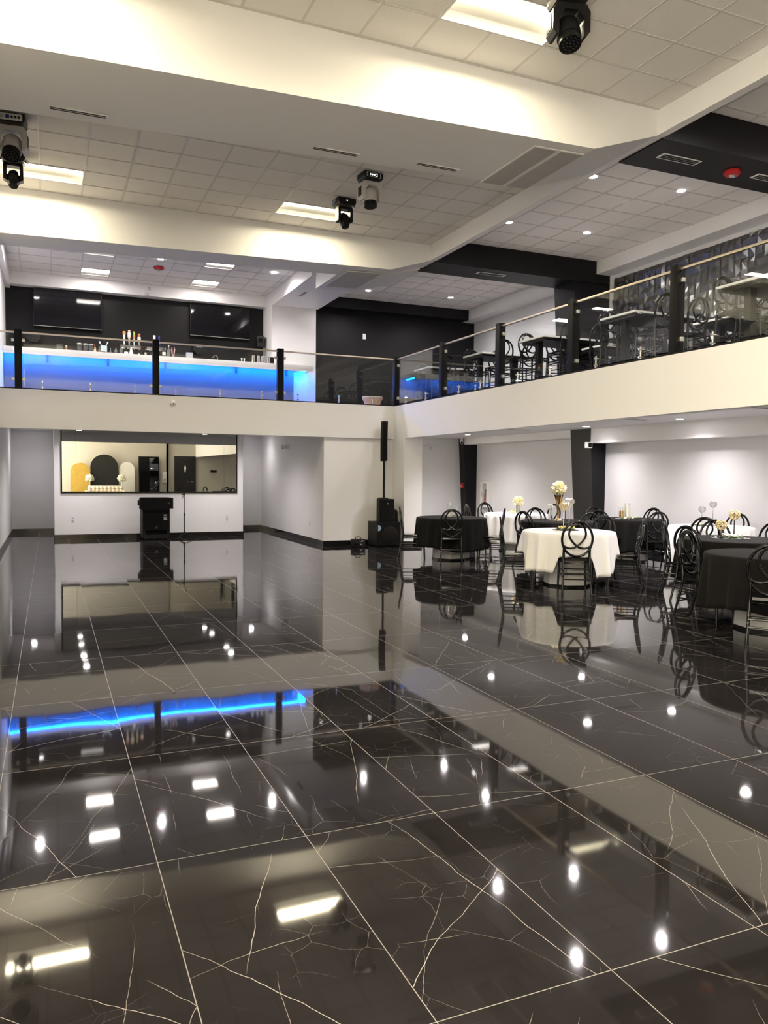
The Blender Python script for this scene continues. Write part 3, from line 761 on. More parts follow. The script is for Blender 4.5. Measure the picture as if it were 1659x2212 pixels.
def handle_a(cols, prof, capr, sq=False):
    def build(x):
        b = MB(); zs = .225
        for i, (p, m_) in enumerate(prof):
            b.mi = i
            if sq: b.box(x-p[0], -.09-p[0]*.6, zs+p[1], x+p[0], -.09+p[0]*.6, zs+p[2], .006)
            else: b.lathe([(p[0]*.9, p[1]), (p[0], p[1]+.01), (p[3], p[2]-.01), (p[3]*.9, p[2])], (x, -.09, zs), 14)
        return b.out('tap_handle', cols)
    return {'build': build}
H_WHITE = mat('tap_white', (.78, .74, .68), .4); H_ORANGE = mat('tap_orange', (.62, .27, .08), .4); H_TAN = mat('tap_tan', (.72, .52, .34), .4)
H_GREEN = mat('tap_green', (.36, .42, .06), .4); H_PALE = mat('tap_pale_blue', (.50, .62, .64), .4); H_RED = mat('tap_brick', (.45, .12, .06), .4); H_OLIVE = mat('tap_olive', (.22, .21, .12), .5); H_NAVY = mat('tap_navy', (.02, .035, .28), .35)
tower(1.69, [handle_a([H_WHITE, H_ORANGE], [((.014, 0, .22, .024), 0), ((.033, .22, .29, .033), 0)], 0), handle_a([H_TAN, H_WHITE, H_TAN], [((.012, 0, .16, .022), 0), ((.034, .16, .27, .034), 0), ((.022, .27, .32, .026), 0)], 0),
             handle_a([H_PALE, H_ORANGE, H_GREEN], [((.013, 0, .14, .02), 0), ((.022, .14, .20, .024), 0), ((.024, .20, .30, .02), 0)], 0), handle_a([H_OLIVE, H_WHITE, H_RED], [((.02, 0, .12, .028), 0), ((.036, .12, .19, .036), 0), ((.026, .19, .26, .03), 0)], 0)],
      'chrome beer tap tower with four colourful handles standing on the bar', 4)
tower(2.22, [None, handle_a([H_WHITE], [((.026, 0, .25, .034), 0)], 0, True), handle_a([H_NAVY], [((.016, 0, .25, .02), 0)], 0, True), None], 'chrome beer tap tower with a white and a navy handle behind the railing post', 4)

GLS = 'glasses and bottles on the bar'
def tumbler(x, label, r=.036, h=.13, y=18.05, stack=0):
    t = thing('drinking_glass', label, 'glass', (x, y, ZC), 0, GLS)
    MB().lathe([(r*.78, .0), (r, h), (r*.93, h), (r*.72, .008), (0.0, .008), (0, 0)], n=18, caps=False).out('bowl', GLASS_V, t)
def mug(x, label):
    t = thing('glass_mug', label, 'glass', (x, 18.08, ZC), 0, GLS)
    MB().lathe([(.05, 0), (.052, .17), (.046, .185), (.04, .02), (0, .02), (0, 0)], n=20, caps=False).out('bowl', GLASS_V, t)
    MB().lathe([(.052, .168), (.054, .178), (.046, .186)], n=20, caps=False).out('rim', CRYSTAL, t)
def bottle(x, label, m, capm, r=.034, h=.24, y=18.12, labm=None):
    t = thing('bottle', label, 'bottle', (x, y, ZC), 0, GLS)
    MB().lathe([(0, 0), (r, 0), (r, h*.52), (r*.85, h*.62), (r*.36, h*.72), (r*.34, h*.93), (0, h*.93)], n=16, caps=False).out('body', m, t)
    MB().lathe([(r*.40, h*.90), (r*.40, h), (0, h)], n=12, caps=False).out('cap', capm, t)
    if labm: MB().lathe([(r*1.02, h*.12), (r*1.02, h*.44)], n=16, caps=False).out('paper_label', labm, t)
DKB = mat('dark_bottle_glass', (.012, .016, .012), .06); CLB = mat('clear_bottle_glass', (.35, .37, .37), .05, trans=.6); AMB = mat('amber_liquor', (.36, .16, .05), .08); LBL = mat('cream_paper_label', (.75, .70, .60), .6)
tumbler(.20, 'small clear glass on the bar, nearest the left end'); tumbler(.26, 'small clear glass on the bar, touching the leftmost small one')
t = thing('salt_shaker', 'small amber shaker on the bar beside two small glasses', 'shaker', (.36, 18.05, ZC), 0, GLS)
MB().lathe([(0, 0), (.025, 0), (.02, .06), (.024, .09), (0, .09)], n=14, caps=False).out('body', BEADS, t); MB().lathe([(.022, .085), (.012, .12), (0, .12)], n=12, caps=False).out('cap', H_TAN, t)
mug(.62, 'tall upturned glass on the bar, first of three'); mug(.74, 'tall upturned glass on the bar, middle of three'); mug(.85, 'tall upturned glass on the bar, last of three by a red bottle')
bottle(.93, 'small bottle with red cap beside the tall glasses', AMB, RED, .026, .19, labm=LBL)
bottle(1.02, 'small amber bottle left of the blue caddy', AMB, H_TAN, .02, .15)
t = thing('bar_caddy', 'pale blue bar caddy with two spoons', 'caddy', (1.11, 18.1, ZC), 0)
MB().box(-.065, -.05, .04, .065, .05, .17, .006).out('cup', H_PALE, t); MB().box(-.05, -.04, 0, .05, .04, .04).out('foot', BLACK_PL, t)
for s_ in (-1, 1):
    MB().cyl((s_*.03, 0, .15), (s_*.075, 0, .23), .006, .006, 8).ball((s_*.08, 0, .24), .02, (.8, .6, 1.2), 10, 7).out('spoon', WHITE_PL, t)
bottle(1.25, 'short white topped bottle right of the blue caddy', CLB, WHITE_PL, .018, .13)
bottle(1.36, 'clear bottle with dark cap right of the blue caddy', CLB, BLACK_PL, .032, .16); bottle(1.47, 'clear bottle with gold neck before the tap tower', CLB, GOLD, .036, .22)
t = None
bottle(1.575, 'dark flask with a white label before the tap tower', DKB, BLACK_PL, .04, .17, labm=WHITE_PL)
t = thing('folded_napkin', 'peaked white folded napkin on the bar', 'napkin', (1.36+.3, 17.93, ZC), 0); MB().lathe([(0, 0), (.05, 0), (.03, .07), (.008, .16), (0, .165)], n=7, caps=False).out('cloth', CLOTH_W, t, 0)
bottle(1.84, 'white capped short jar right of the tap tower', LBL, WHITE_PL, .025, .07)
for x, l, m_, c, h in ((1.95, 'dark bottle with red top between the tap towers', DKB, RED, .24), (2.0, 'dark bottle with white label between the tap towers', DKB, RED, .25), (2.05, 'dark bottle with brick red cap nearest the post', DKB, H_RED, .23)):
    bottle(x, l, m_, c, .03, h, 18.28, LBL if 'label' in l else None)
bottle(2.36, 'dark green bottle with a round cream label right of the post', DKB, BLACK_PL, .036, .24, 17.98, labm=LBL); bottle(2.46, 'clear bottle with cream neck right of the post', CLB, LBL, .035, .26, 17.98)
t = thing('straw_cup', 'glass cup of straws and stirrers on the bar', 'cup', (2.57, 18.08, ZC), 0)
MB().lathe([(.035, 0), (.042, .12), (.038, .12), (.03, .01), (0, .01), (0, 0)], n=16, caps=False).out('cup', GLASS_V, t)
for k in range(6): MB().cyl((math.cos(k)*.012, math.sin(k)*.012, .012), (math.cos(k*1.1)*.045, math.sin(k)*.03, .2+.02*(k % 3)), .004, .004, 6).out('straw', [WHITE_PL, RED, LBL][k % 3], t)
t = thing('napkin_holder', 'grey rounded napkin box on the bar', 'box', (2.93, 18.1, ZC), 0); MB().box(-.075, -.05, 0, .075, .05, .15, .02).out('shell', mat('grey_blue_plastic', (.36, .39, .45), .4), t); MB().box(-.05, -.052, .03, .05, -.048, .12).out('opening', GREY_PL, t, 0)
for x, l in ((4.11, 'small white jigger cup on the bar, left of a pair'), (4.17, 'small white jigger cup on the bar, right of a pair')):
    t = thing('jigger', l, 'cup', (x, 18.05, ZC), 0, 'jigger pair'); MB().lathe([(0, 0), (.022, 0), (.01, .045), (.024, .10), (.02, .10), (0, .05)], n=14, caps=False).out('cup', WHITE_PL, t)
for x, l in ((4.38, 'steel cocktail shaker on the bar, first of four'), (4.50, 'steel cocktail shaker on the bar, second of four'), (4.60, 'steel cocktail shaker on the bar, third of four'), (4.74, 'steel cocktail shaker on the bar, last of four by the black bin')):
    t = thing('cocktail_shaker', l, 'shaker', (x, 18.05, ZC), 0, 'steel shakers'); MB().lathe([(0, 0), (.045, 0), (.034, .15), (.03, .18), (0, .18)], n=18, caps=False).out('tin', STEEL, t)
t = thing('bar_bin', 'black napkin bin at the end of the bar', 'box', (4.84, 18.2, ZC), 0); MB().box(-.06, -.06, 0, .06, .06, .18, .006).out('body', BLACK_PL, t); MB().prism([(-.05, .18), (.05, .18), (0, .23)], -.03, .03, 'y').out('napkins', LBL, t, 0)
def towel_dispenser(x, z, label):
    t = thing('towel_dispenser', label, 'dispenser', (x, YB, z), 0, 'black wall dispensers')
    MB().prism([(-.15, .22), (.15, .22), (.14, .08), (.07, 0), (-.07, 0), (-.14, .08)], -.2, 0, 'y').out('body', BLACK_PL, t, 20)
    MB().box(-.07, -.204, .16, .07, -.198, .18, .002).out('window', GREY_PL, t)
towel_dispenser(-.29, 4.38, 'black paper towel dispenser behind the bar, under the left television'); towel_dispenser(3.32, 4.36, 'black paper towel dispenser behind the bar, under the right television')
t = thing('wall_speaker', 'small black speaker in the corner beside the white pillar', 'speaker', (4.80, 19.0, 4.62), -.3); MB().box(-.09, -.12, 0, .09, .08, .26, .012).out('cabinet', BLACK_PL, t); MB().lathe([(.06, 0), (.055, .006), (0, .006)], n=18, M=Matrix.Translation((0, -.121, .15)) @ Matrix.Rotation(PI/2, 4, 'X'), caps=False).out('cone', GRILLE, t)
t = thing('bar_faucet', 'small steel faucet behind the bar', 'faucet', (3.72, 18.9, 3.852), 0); MB().tube(catmull([(0, 0, .03), (0, 0, .42), (-.06, 0, .48), (-.12, 0, .42)], 5), .014, 8).out('spout', CHROME, t); MB().lathe([(0, 0), (.04, 0), (.035, .03), (0, .03)], n=14, caps=False).out('base', CHROME, t)
t = thing('back_bar', 'dark work counter behind the bar below the televisions', 'counter', (2.0, 18.95, 2.952), 0)
MB().box(-2.8, -.3, 0, 2.85, .28, .86).out('cabinet', BLACK_PL, t, 0); MB().box(-2.82, -.33, .86, 2.87, .28, .90).out('worktop', STEEL, t, 0)

# tub just behind the corner of the railing
t = thing('round_tub', 'pale pink flared tub behind the railing corner', 'tub', (6.62, 16.2, 2.952), 0)
MB().lathe([(0, 0), (.14, 0), (.15, .06), (.19, .20), (.22, .25), (.225, .30), (.215, .30), (.18, .22), (0, .20)], n=28, caps=False).out('shell', mat('pale_pink_plastic', (.80, .52, .42), .4), t)
MB().lathe([(.222, .285), (.23, .295), (.224, .305)], n=28, caps=False).out('rim', WHITE_PL, t)

# ------------------------------------------------------------------ chairs and stools
def chair_mesh(root, zs, zt, bars):
    """oval-back resin chair, faces +y; zs seat height, zt top of back"""
    hz = .232; zc = zt-hz; hw = .198
    def on(u, v): return (u, -.195-(zc+v-zs)*.16, zc+v)
    n = 44
    MB().tube([on(hw*math.sin(2*PI*k/n), hz*math.cos(2*PI*k/n)) for k in range(n)], .0165, 8, True).out('back_ring', BLACK_GLOSS, root, 60)
    pth = [(.172, -.095), (.11, -.122), (.05, -.117), (0, -.093), (-.065, -.03), (-.108, .05), (-.097, .13), (-.055, .192), (0, .214)]
    full = pth + [(-a, b) for a, b in pth[-2::-1]]
    MB().tube([on(p.x, p.y) for p in catmull([(a, b, 0) for a, b in full], 5)], .0145, 7).out('back_loop', BLACK_GLOSS, root, 60)
    for s in (-1, 1):
        top = on(s*.168, -.12)
        MB().tube(catmull([(s*.19, -.30, 0), (s*.178, -.235, zs*.55), (s*.170, -.205, zs), top], 5), [.014]*5+[.016]*5+[.0175]*5+[.016], 8).out('rear_leg', BLACK_GLOSS, root, 60)
        MB().tube([(s*.187, .20, 0), (s*.178, .185, zs*.6), (s*.172, .175, zs-.02)], [.0135, .016, .0175], 8).out('front_leg', BLACK_GLOSS, root, 60)
    sp = [(-.185, -.20), (.185, -.20), (.20, .05), (.195, .16), (.16, .205), (-.16, .205), (-.195, .16), (-.20, .05)]
    b = MB(); b.prism(sp, zs-.028, zs, 'z'); r = bmesh.ops.bevel(b.b, geom=b.b.edges[:], offset=.008, segments=2, affect='EDGES'); b.out('seat', BLACK_GLOSS, root, 50)
    b = MB(); b.tube([(-.172, -.20, zs-.06), (.172, -.20, zs-.06), (.175, .175, zs-.055), (-.175, .175, zs-.055)], .011, 7, True); b.out('seat_rail', BLACK_GLOSS, root, 60)
    for zz in bars:
        k = 1-zz/zs; yr, yf, xr = -.215-.085*k, .178+.02*k, .172+.016*k
        MB().tube([(-xr, yf, zz), (xr, yf, zz)], .0095, 7).out('stretcher', BLACK_GLOSS, root, 60)
        MB().tube([(-xr, yr, zz-.02), (xr, yr, zz-.02)], .0095, 7).out('stretcher', BLACK_GLOSS, root, 60)
        for s in (-1, 1): MB().tube([(s*xr, yr, zz+.02), (s*xr, yf, zz+.02)], .0095, 7).out('stretcher', BLACK_GLOSS, root, 60)
TB = dict(A=(6.80, 12.75), B=(8.81, 13.71), C=(8.13, 11.31), D=(6.80, 9.20), E=(9.82, 11.48), F=(9.72, 9.43), G=(8.01, 7.42), H=(6.81, 5.80))
CH = [('A', 6.40, 11.98, 'black oval-back chair in front of the black table by the speaker stack'),
 ('A', 5.98, 13.16, 'black oval-back chair between the speaker stack and its black table'),
 ('A', 7.56, 12.20, 'black oval-back chair seen edge on, right of the black table by the speakers'),
 ('B', 7.83, 13.95, 'black oval-back chair at the rear white table, before the far black column'),
 ('B', 8.70, 14.75, 'black oval-back chair behind the rear white table, below the extinguisher cabinet'),
 ('C', 7.30, 11.10, 'black oval-back chair left of the middle black table, behind the front white table'),
 ('C', 8.30, 12.24, 'black oval-back chair behind the middle black table, before the rear white table'),
 ('B', 9.81, 13.82, 'black oval-back chair right of the rear white table, behind the tall flower goblet'),
 ('D', 6.00, 9.68, 'black oval-back chair seen edge on, left of the front white table'),
 ('D', 6.42, 8.50, 'black oval-back chair right in front of the front white table'),
 ('D', 7.60, 8.65, 'black oval-back chair right of the front white table'),
 ('C', 8.15, 10.50, 'black oval-back chair in front of the middle black table'),
 ('D', 7.68, 9.55, 'black oval-back chair behind the front white table on its right'),
 ('E', 9.80, 12.45, 'black oval-back chair before the near black column, farthest at the right rear black table'),
 ('E', 8.90, 11.14, 'black oval-back chair between the middle and the right rear black table'),
 ('E', 10.48, 11.68, 'black oval-back chair by the side wall, right of the rear black table with candles'),
 ('E', 9.58, 10.48, 'black oval-back chair in front of the rear black table with candles'),
 ('G', 7.52, 8.03, 'black oval-back chair behind the long draped black table, farthest left of it'),
 ('G', 7.22, 7.36, 'black oval-back chair left of the black table with the crystal goblets'),
 ('H', 6.55, 6.66, 'black oval-back chair behind the nearest black table'),
 ('F', 9.02, 8.87, 'black oval-back chair in front of the rear white table with crystal balls, left one'),
 ('G', 8.55, 8.22, 'black oval-back chair behind the black table with the crystal goblets'),
 ('F', 10.58, 9.71, 'black oval-back chair by the side wall behind the white table with crystal balls'),
 ('H', 6.02, 5.12, 'black oval-back chair cut by the right frame edge, in front of the nearest black table'),
 ('G', 8.98, 7.63, 'black oval-back chair right of the black table with the crystal goblets')]
GC = 'black oval-back banquet chairs'
proto = None
for k, x, y, lab in CH:
    cx, cy_ = TB[k]; d = Vector((cx-x, cy_-y)); far = max(d.length, .80); d.normalize(); x, y = cx-d.x*far, cy_-d.y*far
    loc = (x+d.x*.235, y+d.y*.235, 0); rz = math.atan2(d.y, d.x)-PI/2
    if proto is None:
        proto = thing('banquet_chair', lab, 'chair', (0, 0, 0), 0, GC); chair_mesh(proto, .45, .945, (.20, .27)); proto.location = loc; proto.rotation_euler = (0, 0, rz)
    else: dup(proto, loc, rz, lab)

# high tables and stools on the mezzanine
ZM = 2.952
HT = [(8.0, 7.04, 7.78, 'high white topped table nearest along the glass railing'), (8.0, 9.35, 10.13, 'high white topped table along the railing, second from the front'), (8.0, 11.64, 12.47, 'high white topped table along the railing, third from the front'),
      (8.0, 13.77, 14.6, 'high white topped table along the railing before the black end corner'), (8.0, 16.17, 16.99, 'high white topped table farthest along the railing'),
      (9.55, 9.0, 9.75, 'high white topped table of the wall row, nearer one'), (9.55, 11.98, 12.78, 'high white topped table of the wall row, by the black column')]
tproto = None
for x0, y0, y1, lab in HT:
    loc = (x0+.6, (y0+y1)/2, ZM)
    if tproto is None:
        tproto = thing('high_table', lab, 'table', loc, 0, 'high white tables on the mezzanine')
        MB().box(-.6, -.40, 1.035, .6, .40, 1.07, .005).out('table_top', COUNTER, tproto)
        MB().box(-.55, -.35, .99, .55, .35, 1.034).out('apron', BLACK_PL, tproto, 0)
        for s in (-1, 1):
            MB().box(s*.42-.05, -.05, .02, s*.42+.05, .05, .99).out('leg', BLACK_MET, tproto, 0)
            MB().box(s*.42-.06, -.16, 0, s*.42+.06, .16, .02).out('foot', BLACK_MET, tproto, 0)
    else: dup(tproto, loc, 0, lab)
names = ['nearest railing table', 'second railing table', 'third railing table', 'fourth railing table', 'farthest railing table', 'nearer wall row table', 'farther wall row table']
sproto = None
for q, (x0, y0, y1, _) in enumerate(HT):
    for side, yy, rz in (('far side', y1+.02, PI), ('near side', y0-.02, 0)):
        if q == 0 and side == 'near side': continue
        for c, xx in (('railing end', x0+.30), ('wall end', x0+.92)):
            lab = 'black bar stool at the %s of the %s, %s' % (side, names[q], c)
            loc = (xx, yy + (-.11 if rz == PI else -.07), ZM)
            if sproto is None:
                sproto = thing('bar_stool', lab, 'stool', (0, 0, 0), 0, 'tall oval-back bar stools'); chair_mesh(sproto, .76, 1.26, (.24, .42)); sproto.location = loc; sproto.rotation_euler = (0, 0, rz)
            else: dup(sproto, loc, rz, lab)

# ------------------------------------------------------------------ banquet tables, cloths
TR = .63
def cloth(k, m, seed, drop=.50):
    rr = random.Random(seed); cx, cy_ = TB[k]; n = 160; cas = [math.atan2(y-cy_, x-cx) for kk, x, y, _ in CH if kk == k and k not in 'HEAG']
    ph = [rr.uniform(0, 2*PI) for _ in range(4)]; nf = rr.choice((13, 15, 16))
    rows = []; b = MB(); z0 = .768
    prof = [(0.001, 0)] + [(TR*f, 0) for f in (.3, .6, .85, .97)] + [(TR+.006, -.004), (TR+.012, -.014)]
    for r, dz in prof: rows.append([b.b.verts.new((r*math.cos(2*PI*i/n), r*math.sin(2*PI*i/n), z0+dz)) for i in range(n)])
    for q in range(1, 13):
        t_ = q/12; row = []
        for i in range(n):
            a = 2*PI*i/n
            f = math.sin(nf*a+ph[0]+.5*math.sin(3*a+ph[1]))*.6+.4*math.sin((nf*2-5)*a+ph[2])
            f = f if f > 0 else f*.55
            hem = drop*(1+.05*math.sin(2*a+ph[3])+.03*math.sin(4*a+ph[1]))
            for ca in cas:
                dd = abs((a-ca+PI) % (2*PI)-PI)
                if dd < .45: w_ = min(1, (.45-dd)/.13); hem = hem*(1-w_)+min(hem, .295)*w_
            row.append(b.b.verts.new(((TR+.016+.022*t_+.062*(t_**.7)*f)*math.cos(a), (TR+.016+.022*t_+.062*(t_**.7)*f)*math.sin(a), z0-.014-t_*hem)))
        rows.append(row)
    b.ring_faces(rows); b.b.faces.new(rows[0])
    o = b.out('tablecloth', m, smooth=70); o.location = (cx, cy_, 0)
    md = o.modifiers.new('thickness', 'SOLIDIFY'); md.thickness = .003; md.offset = 1
    return o
TI = [('A', 'B', 'beside the speaker stack'), ('B', 'W', 'at the rear before the far black column'), ('C', 'B', 'with the tall flower goblet'), ('D', 'W', 'at the front, with the heart ornaments'),
      ('E', 'B', 'at the rear with glass candle cylinders'), ('F', 'W', 'by the long side wall, with crystal balls'), ('G', 'B', 'with the amber crystal goblets'), ('H', 'B', 'nearest the viewer at the right frame edge')]
pt = None
for i, (k, c, w) in enumerate(TI):
    cx, cy_ = TB[k]
    lab = 'round table with pale octagonal pedestal %s' % w
    if pt is None:
        pt = thing('banquet_table', lab, 'table', (cx, cy_, 0), .3, 'round banquet tables')
        MB().lathe([(0, .735), (TR-.01, .735), (TR, .742), (TR, .76), (TR-.01, .766), (0, .766)], n=48, caps=False).out('tabletop', PEDEST, pt)
        MB().lathe([(0, .03), (.34, .03), (.32, .5), (.36, .735), (0, .735)], n=8, caps=False).out('pedestal', PEDEST, pt, 20)
        MB().lathe([(0, 0), (.35, 0), (.35, .032), (0, .032)], n=8, caps=False).out('base_ring', BASEB, pt, 20)
    else: dup(pt, (cx, cy_, 0), .3+i*.2, lab)
    o = cloth(k, CLOTH_W if c == 'W' else CLOTH_B, 100+i, (.55 if c == 'W' else .54))
    tag(o, ('white' if c == 'W' else 'black')+' round tablecloth on the table '+w, 'tablecloth', 'round tablecloths')

# ------------------------------------------------------------------ centrepieces
ZT = .7745
def flower_ball(parent, c, r, m, n=150, seed=1, name='flower_head'):
    rr = random.Random(seed); b = MB(); b.ball(c, r*.62, seg=12, rings=8)
    for i in range(n):
        z = 1-2*(i+.5)/n; a = i*2.399963; s = math.sqrt(1-z*z); d = Vector((s*math.cos(a), s*math.sin(a), z))
        if z < -.75: continue
        u = d.cross(Vector((0, 0, 1)) if abs(z) < .9 else Vector((1, 0, 0))).normalized(); v = d.cross(u)
        w = r*.16; L_ = r*rr.uniform(.88, 1.1); k = rr.uniform(0, 6.28); uu = u*math.cos(k)+v*math.sin(k); vv = d.cross(uu)
        C0 = Vector(c)
        p = [C0+d*r*.5-uu*w*.5, C0+d*L_*.85-uu*w, C0+d*L_+vv*w*.5, C0+d*L_*.85+uu*w, C0+d*r*.5+uu*w*.5]
        b.b.faces.new([b.b.verts.new(x) for x in p])
        p = [x+vv*.006-d*.004 for x in p]; b.b.faces.new([b.b.verts.new(x) for x in p[::-1]])
    return b.out(name, m, parent, 0)
def cyl_vase(x, y, r, h, label, fill=None, fillm=None, fh=.5):
    t = thing('glass_cylinder', label, 'vase', (x, y, ZT), 0, 'glass cylinder vases')
    MB().lathe([(r, 0), (r, h), (r-.004, h), (r-.004, .008), (0, .008), (0, 0)], n=24, caps=False).out('vessel', GLASS_V, t)
    if fillm: MB().lathe([(0, .01), (r*.8, .01), (r*.8, h*fh), (0, h*fh)], n=18, caps=False).out(fill, fillm, t)
    return t
def crystal_goblet(x, y, h, m, label, r=.052):
    t = thing('crystal_goblet', label, 'candle holder', (x, y, ZT), 0, 'crystal ball candle holders')
    MB().lathe([(0, 0), (.045, 0), (.04, .008), (.007, .02), (.006, h-r), (0, h-r)], n=16, caps=False).out('stem', CHROME if m is CRYSTAL else BLACK_MET, t)
    b = MB(); rr = random.Random(int(x*100))
    for i in range(60):
        z = 1-2*(i+.5)/60; a = i*2.399963; s = math.sqrt(1-z*z)
        if z > .8: continue
        b.ball((r*s*math.cos(a), r*s*math.sin(a), h+r*z), r*.19, seg=5, rings=4)
    b.out('crystal_bowl', m, t, 0)
    return t
def mirror_plate(x, y, r, label, m=None):
    t = thing('centrepiece_plate', label, 'plate', (x, y, ZT-.003), 0, 'round centrepiece plates')
    MB().lathe([(0, 0), (r, 0), (r, .005), (r-.008, .007), (0, .007)], n=32, caps=False).out('disc', m or MIRROR, t)
def blossoms(x, y, n, m, label, seed, spread=.12, nm='flower_blossoms'):
    rr = random.Random(seed); t = thing(nm, label, 'flowers', (x, y, ZT), 0)
    for i in range(n):
        a = 2*PI*i/n+rr.uniform(-.3, .3); d = spread*rr.uniform(.6, 1)
        c = (d*math.cos(a), d*math.sin(a), .03)
        b = MB()
        for q in range(9):
            aa = q*2*PI/9+rr.uniform(0, .4); L_ = .045; e = Vector((math.cos(aa), math.sin(aa), .55 if q % 2 else .15)).normalized()
            u = Vector((-math.sin(aa), math.cos(aa), 0)); C0 = Vector(c)
            p = [C0, C0+e*L_*.6-u*.016, C0+e*L_+Vector((0, 0, .004)), C0+e*L_*.6+u*.016]
            b.b.faces.new([b.b.verts.new(v) for v in p])
        b.ball(c, .014, (1, 1, .8), 8, 6); b.out('blossom', m, t, 0)
    for i in range(4):
        a = i*1.6+.4; b = MB(); b.tube(catmull([(0, 0, .012), (.08*math.cos(a), .08*math.sin(a), .02), (.15*math.cos(a), .15*math.sin(a), .012)], 4), [.012]*8+[.003], 5); b.out('leaf', LEAFM, t)
x, y = TB['A']
mirror_plate(x, y, .14, 'dark centrepiece plate under two glass cylinders by the speakers', BLACK_GLOSS)
for v in (cyl_vase(x-.02, y+.02, .052, .26, 'taller glass cylinder with ivory candle on the black table by the speakers', 'candle', WAX, .45), cyl_vase(x+.10, y-.02, .048, .20, 'shorter glass cylinder with stones on the black table by the speakers', 'stones', GREY_PL, .5)): v.location.z += .0045
x, y = TB['B']
v = cyl_vase(x+.05, y, .06, .17, 'glass vase of pebbles holding a white flower ball on the rear white table', 'pebbles', mat('grey_green_pebbles', (.36, .38, .30), .5, noise=.4, scale=120, bump=.5, bscale=200), .9)
t = thing('flower_ball', 'single cream flower ball in the vase on the rear white table', 'flowers', (x+.05, y, ZT+.24), 0); flower_ball(t, (0, 0, 0), .115, PETAL, 140, 3); MB().cyl((0, 0, -.10), (0, 0, -.06), .02, .03, 8).out('stem', LEAFM, t)
t = thing('trinket_bowl', 'small gold beaded dish beside the vase on the rear white table', 'bowl', (x-.12, y-.05, ZT), 0); MB().lathe([(0, 0), (.04, 0), (.065, .05), (.055, .05), (0, .012)], n=20, caps=False).out('dish', GOLD, t); MB().ball((0, 0, .045), .045, (1, 1, .6)).out('beads', BEADS, t)
x, y = TB['C']
mirror_plate(x, y, .20, 'mirror plate under the tall gold goblet on the middle black table')
t = thing('gold_goblet', 'tall gold trumpet goblet vase on the middle black table', 'vase', (x, y, ZT+.005), 0)
MB().lathe([(0, 0), (.075, 0), (.07, .012), (.02, .03), (.014, .20), (.03, .23), (.05, .33), (.085, .44), (.078, .44), (.04, .33), (0, .24)], n=28, caps=False).out('bowl', GOLD, t)
MB().lathe([(.085, .436), (.089, .442), (.083, .446)], n=28, caps=False).out('rim', CHROME, t)
t = thing('flower_ball', 'large cream flower ball on the tall gold goblet', 'flowers', (x, y, ZT+.555), 0); flower_ball(t, (0, 0, 0), .135, PETAL, 190, 5); MB().cyl((0, 0, -.16), (0, 0, -.08), .02, .05, 10).out('stem', LEAFM, t)
crystal_goblet(x+.075, y-.10, .29, CRYSTAL_G, 'amber crystal ball holder in front of the tall gold goblet').location.z += .005
crystal_goblet(x-.16, y+.02, .24, CRYSTAL, 'clear crystal ball holder left of the tall gold goblet')
x, y = TB['D']
mirror_plate(x+.02, y+.1, .19, 'dark plate under yellow flowers on the front white table', BLACK_GLOSS)
blossoms(x+.02, y+.1, 6, PETAL_Y, 'yellow silk blossoms on the front white table', 21, .12)
def heart(x, y, h, m, label):
    t = thing('heart_ornament', label, 'ornament', (x, y, ZT), -.5, 'heart ornaments on stems')
    MB().lathe([(0, 0), (.035, 0), (.03, .006), (.004, .012), (.004, h-.05), (0, h-.05)], n=12, caps=False).out('stem', CHROME, t)
    b = MB()
    for i in range(46):
        a = 2*PI*i/46; s = 1 if i % 2 else .62
        u = 16*math.sin(a)**3/17*.065*s; v = (13*math.cos(a)-5*math.cos(2*a)-2*math.cos(3*a)-math.cos(4*a))/17*.065*s
        b.ball((u, rnd.uniform(-.018, .018), h+v), .015, seg=6, rings=4)
    b.out('heart', m, t, 0)
heart(x+.02, y+.16, .33, CRYSTAL_G, 'cream wire heart on a stem on the front white table'); heart(x+.15, y+.20, .39, CRYSTAL, 'white wire heart on a stem on the front white table')
x, y = TB['E']
mirror_plate(x-.10, y, .17, 'mirror plate under the candle cylinders on the right rear black table')
for v in (cyl_vase(x-.17, y, .055, .21, 'shorter glass cylinder with gold beads on the right rear black table', 'beads', BEADS, .7), cyl_vase(x-.03, y+.02, .058, .28, 'taller glass cylinder with ivory candle on the right rear black table', 'candle', WAX, .82)): v.location.z += .0045
t = thing('greenery_garland', 'small ring of leaves and white buds around the candle cylinders', 'garland', (x-.10, y-.14, ZT), 0)
for i in range(7): MB().ball(((i-3)*.06, -.02*(i % 2), .022), .024, (1.2, 1, .8), 9, 6).out('bud', [LEAFM, PETAL_W, GOLD][i % 3], t)
x, y = TB['F']
mirror_plate(x, y, .16, 'mirror plate on the rear white table by the side wall')
crystal_goblet(x+.05, y+.02, .34, CRYSTAL, 'taller clear crystal ball holder on the white table by the side wall').location.z += .004
crystal_goblet(x-.12, y+.08, .26, CRYSTAL, 'shorter clear crystal ball holder on the white table by the side wall').location.z += .004
blossoms(x-.26, y-.02, 3, PETAL_W, 'cream blossom cluster on the white table by the side wall', 31, .05)
x, y = TB['G']
mirror_plate(x+.02, y+.05, .24, 'mirror plate under white blossoms on the black table with amber goblets')
blossoms(x+.02, y+.02, 6, PETAL_W, 'white silk blossoms on the black table with amber goblets', 41, .13)
crystal_goblet(x-.13, y+.06, .17, CRYSTAL_G, 'shorter amber crystal goblet behind the white blossoms', .062).location.z += .004
crystal_goblet(x+.06, y+.03, .30, CRYSTAL_G, 'taller amber crystal ball holder behind the white blossoms', .062).location.z += .004

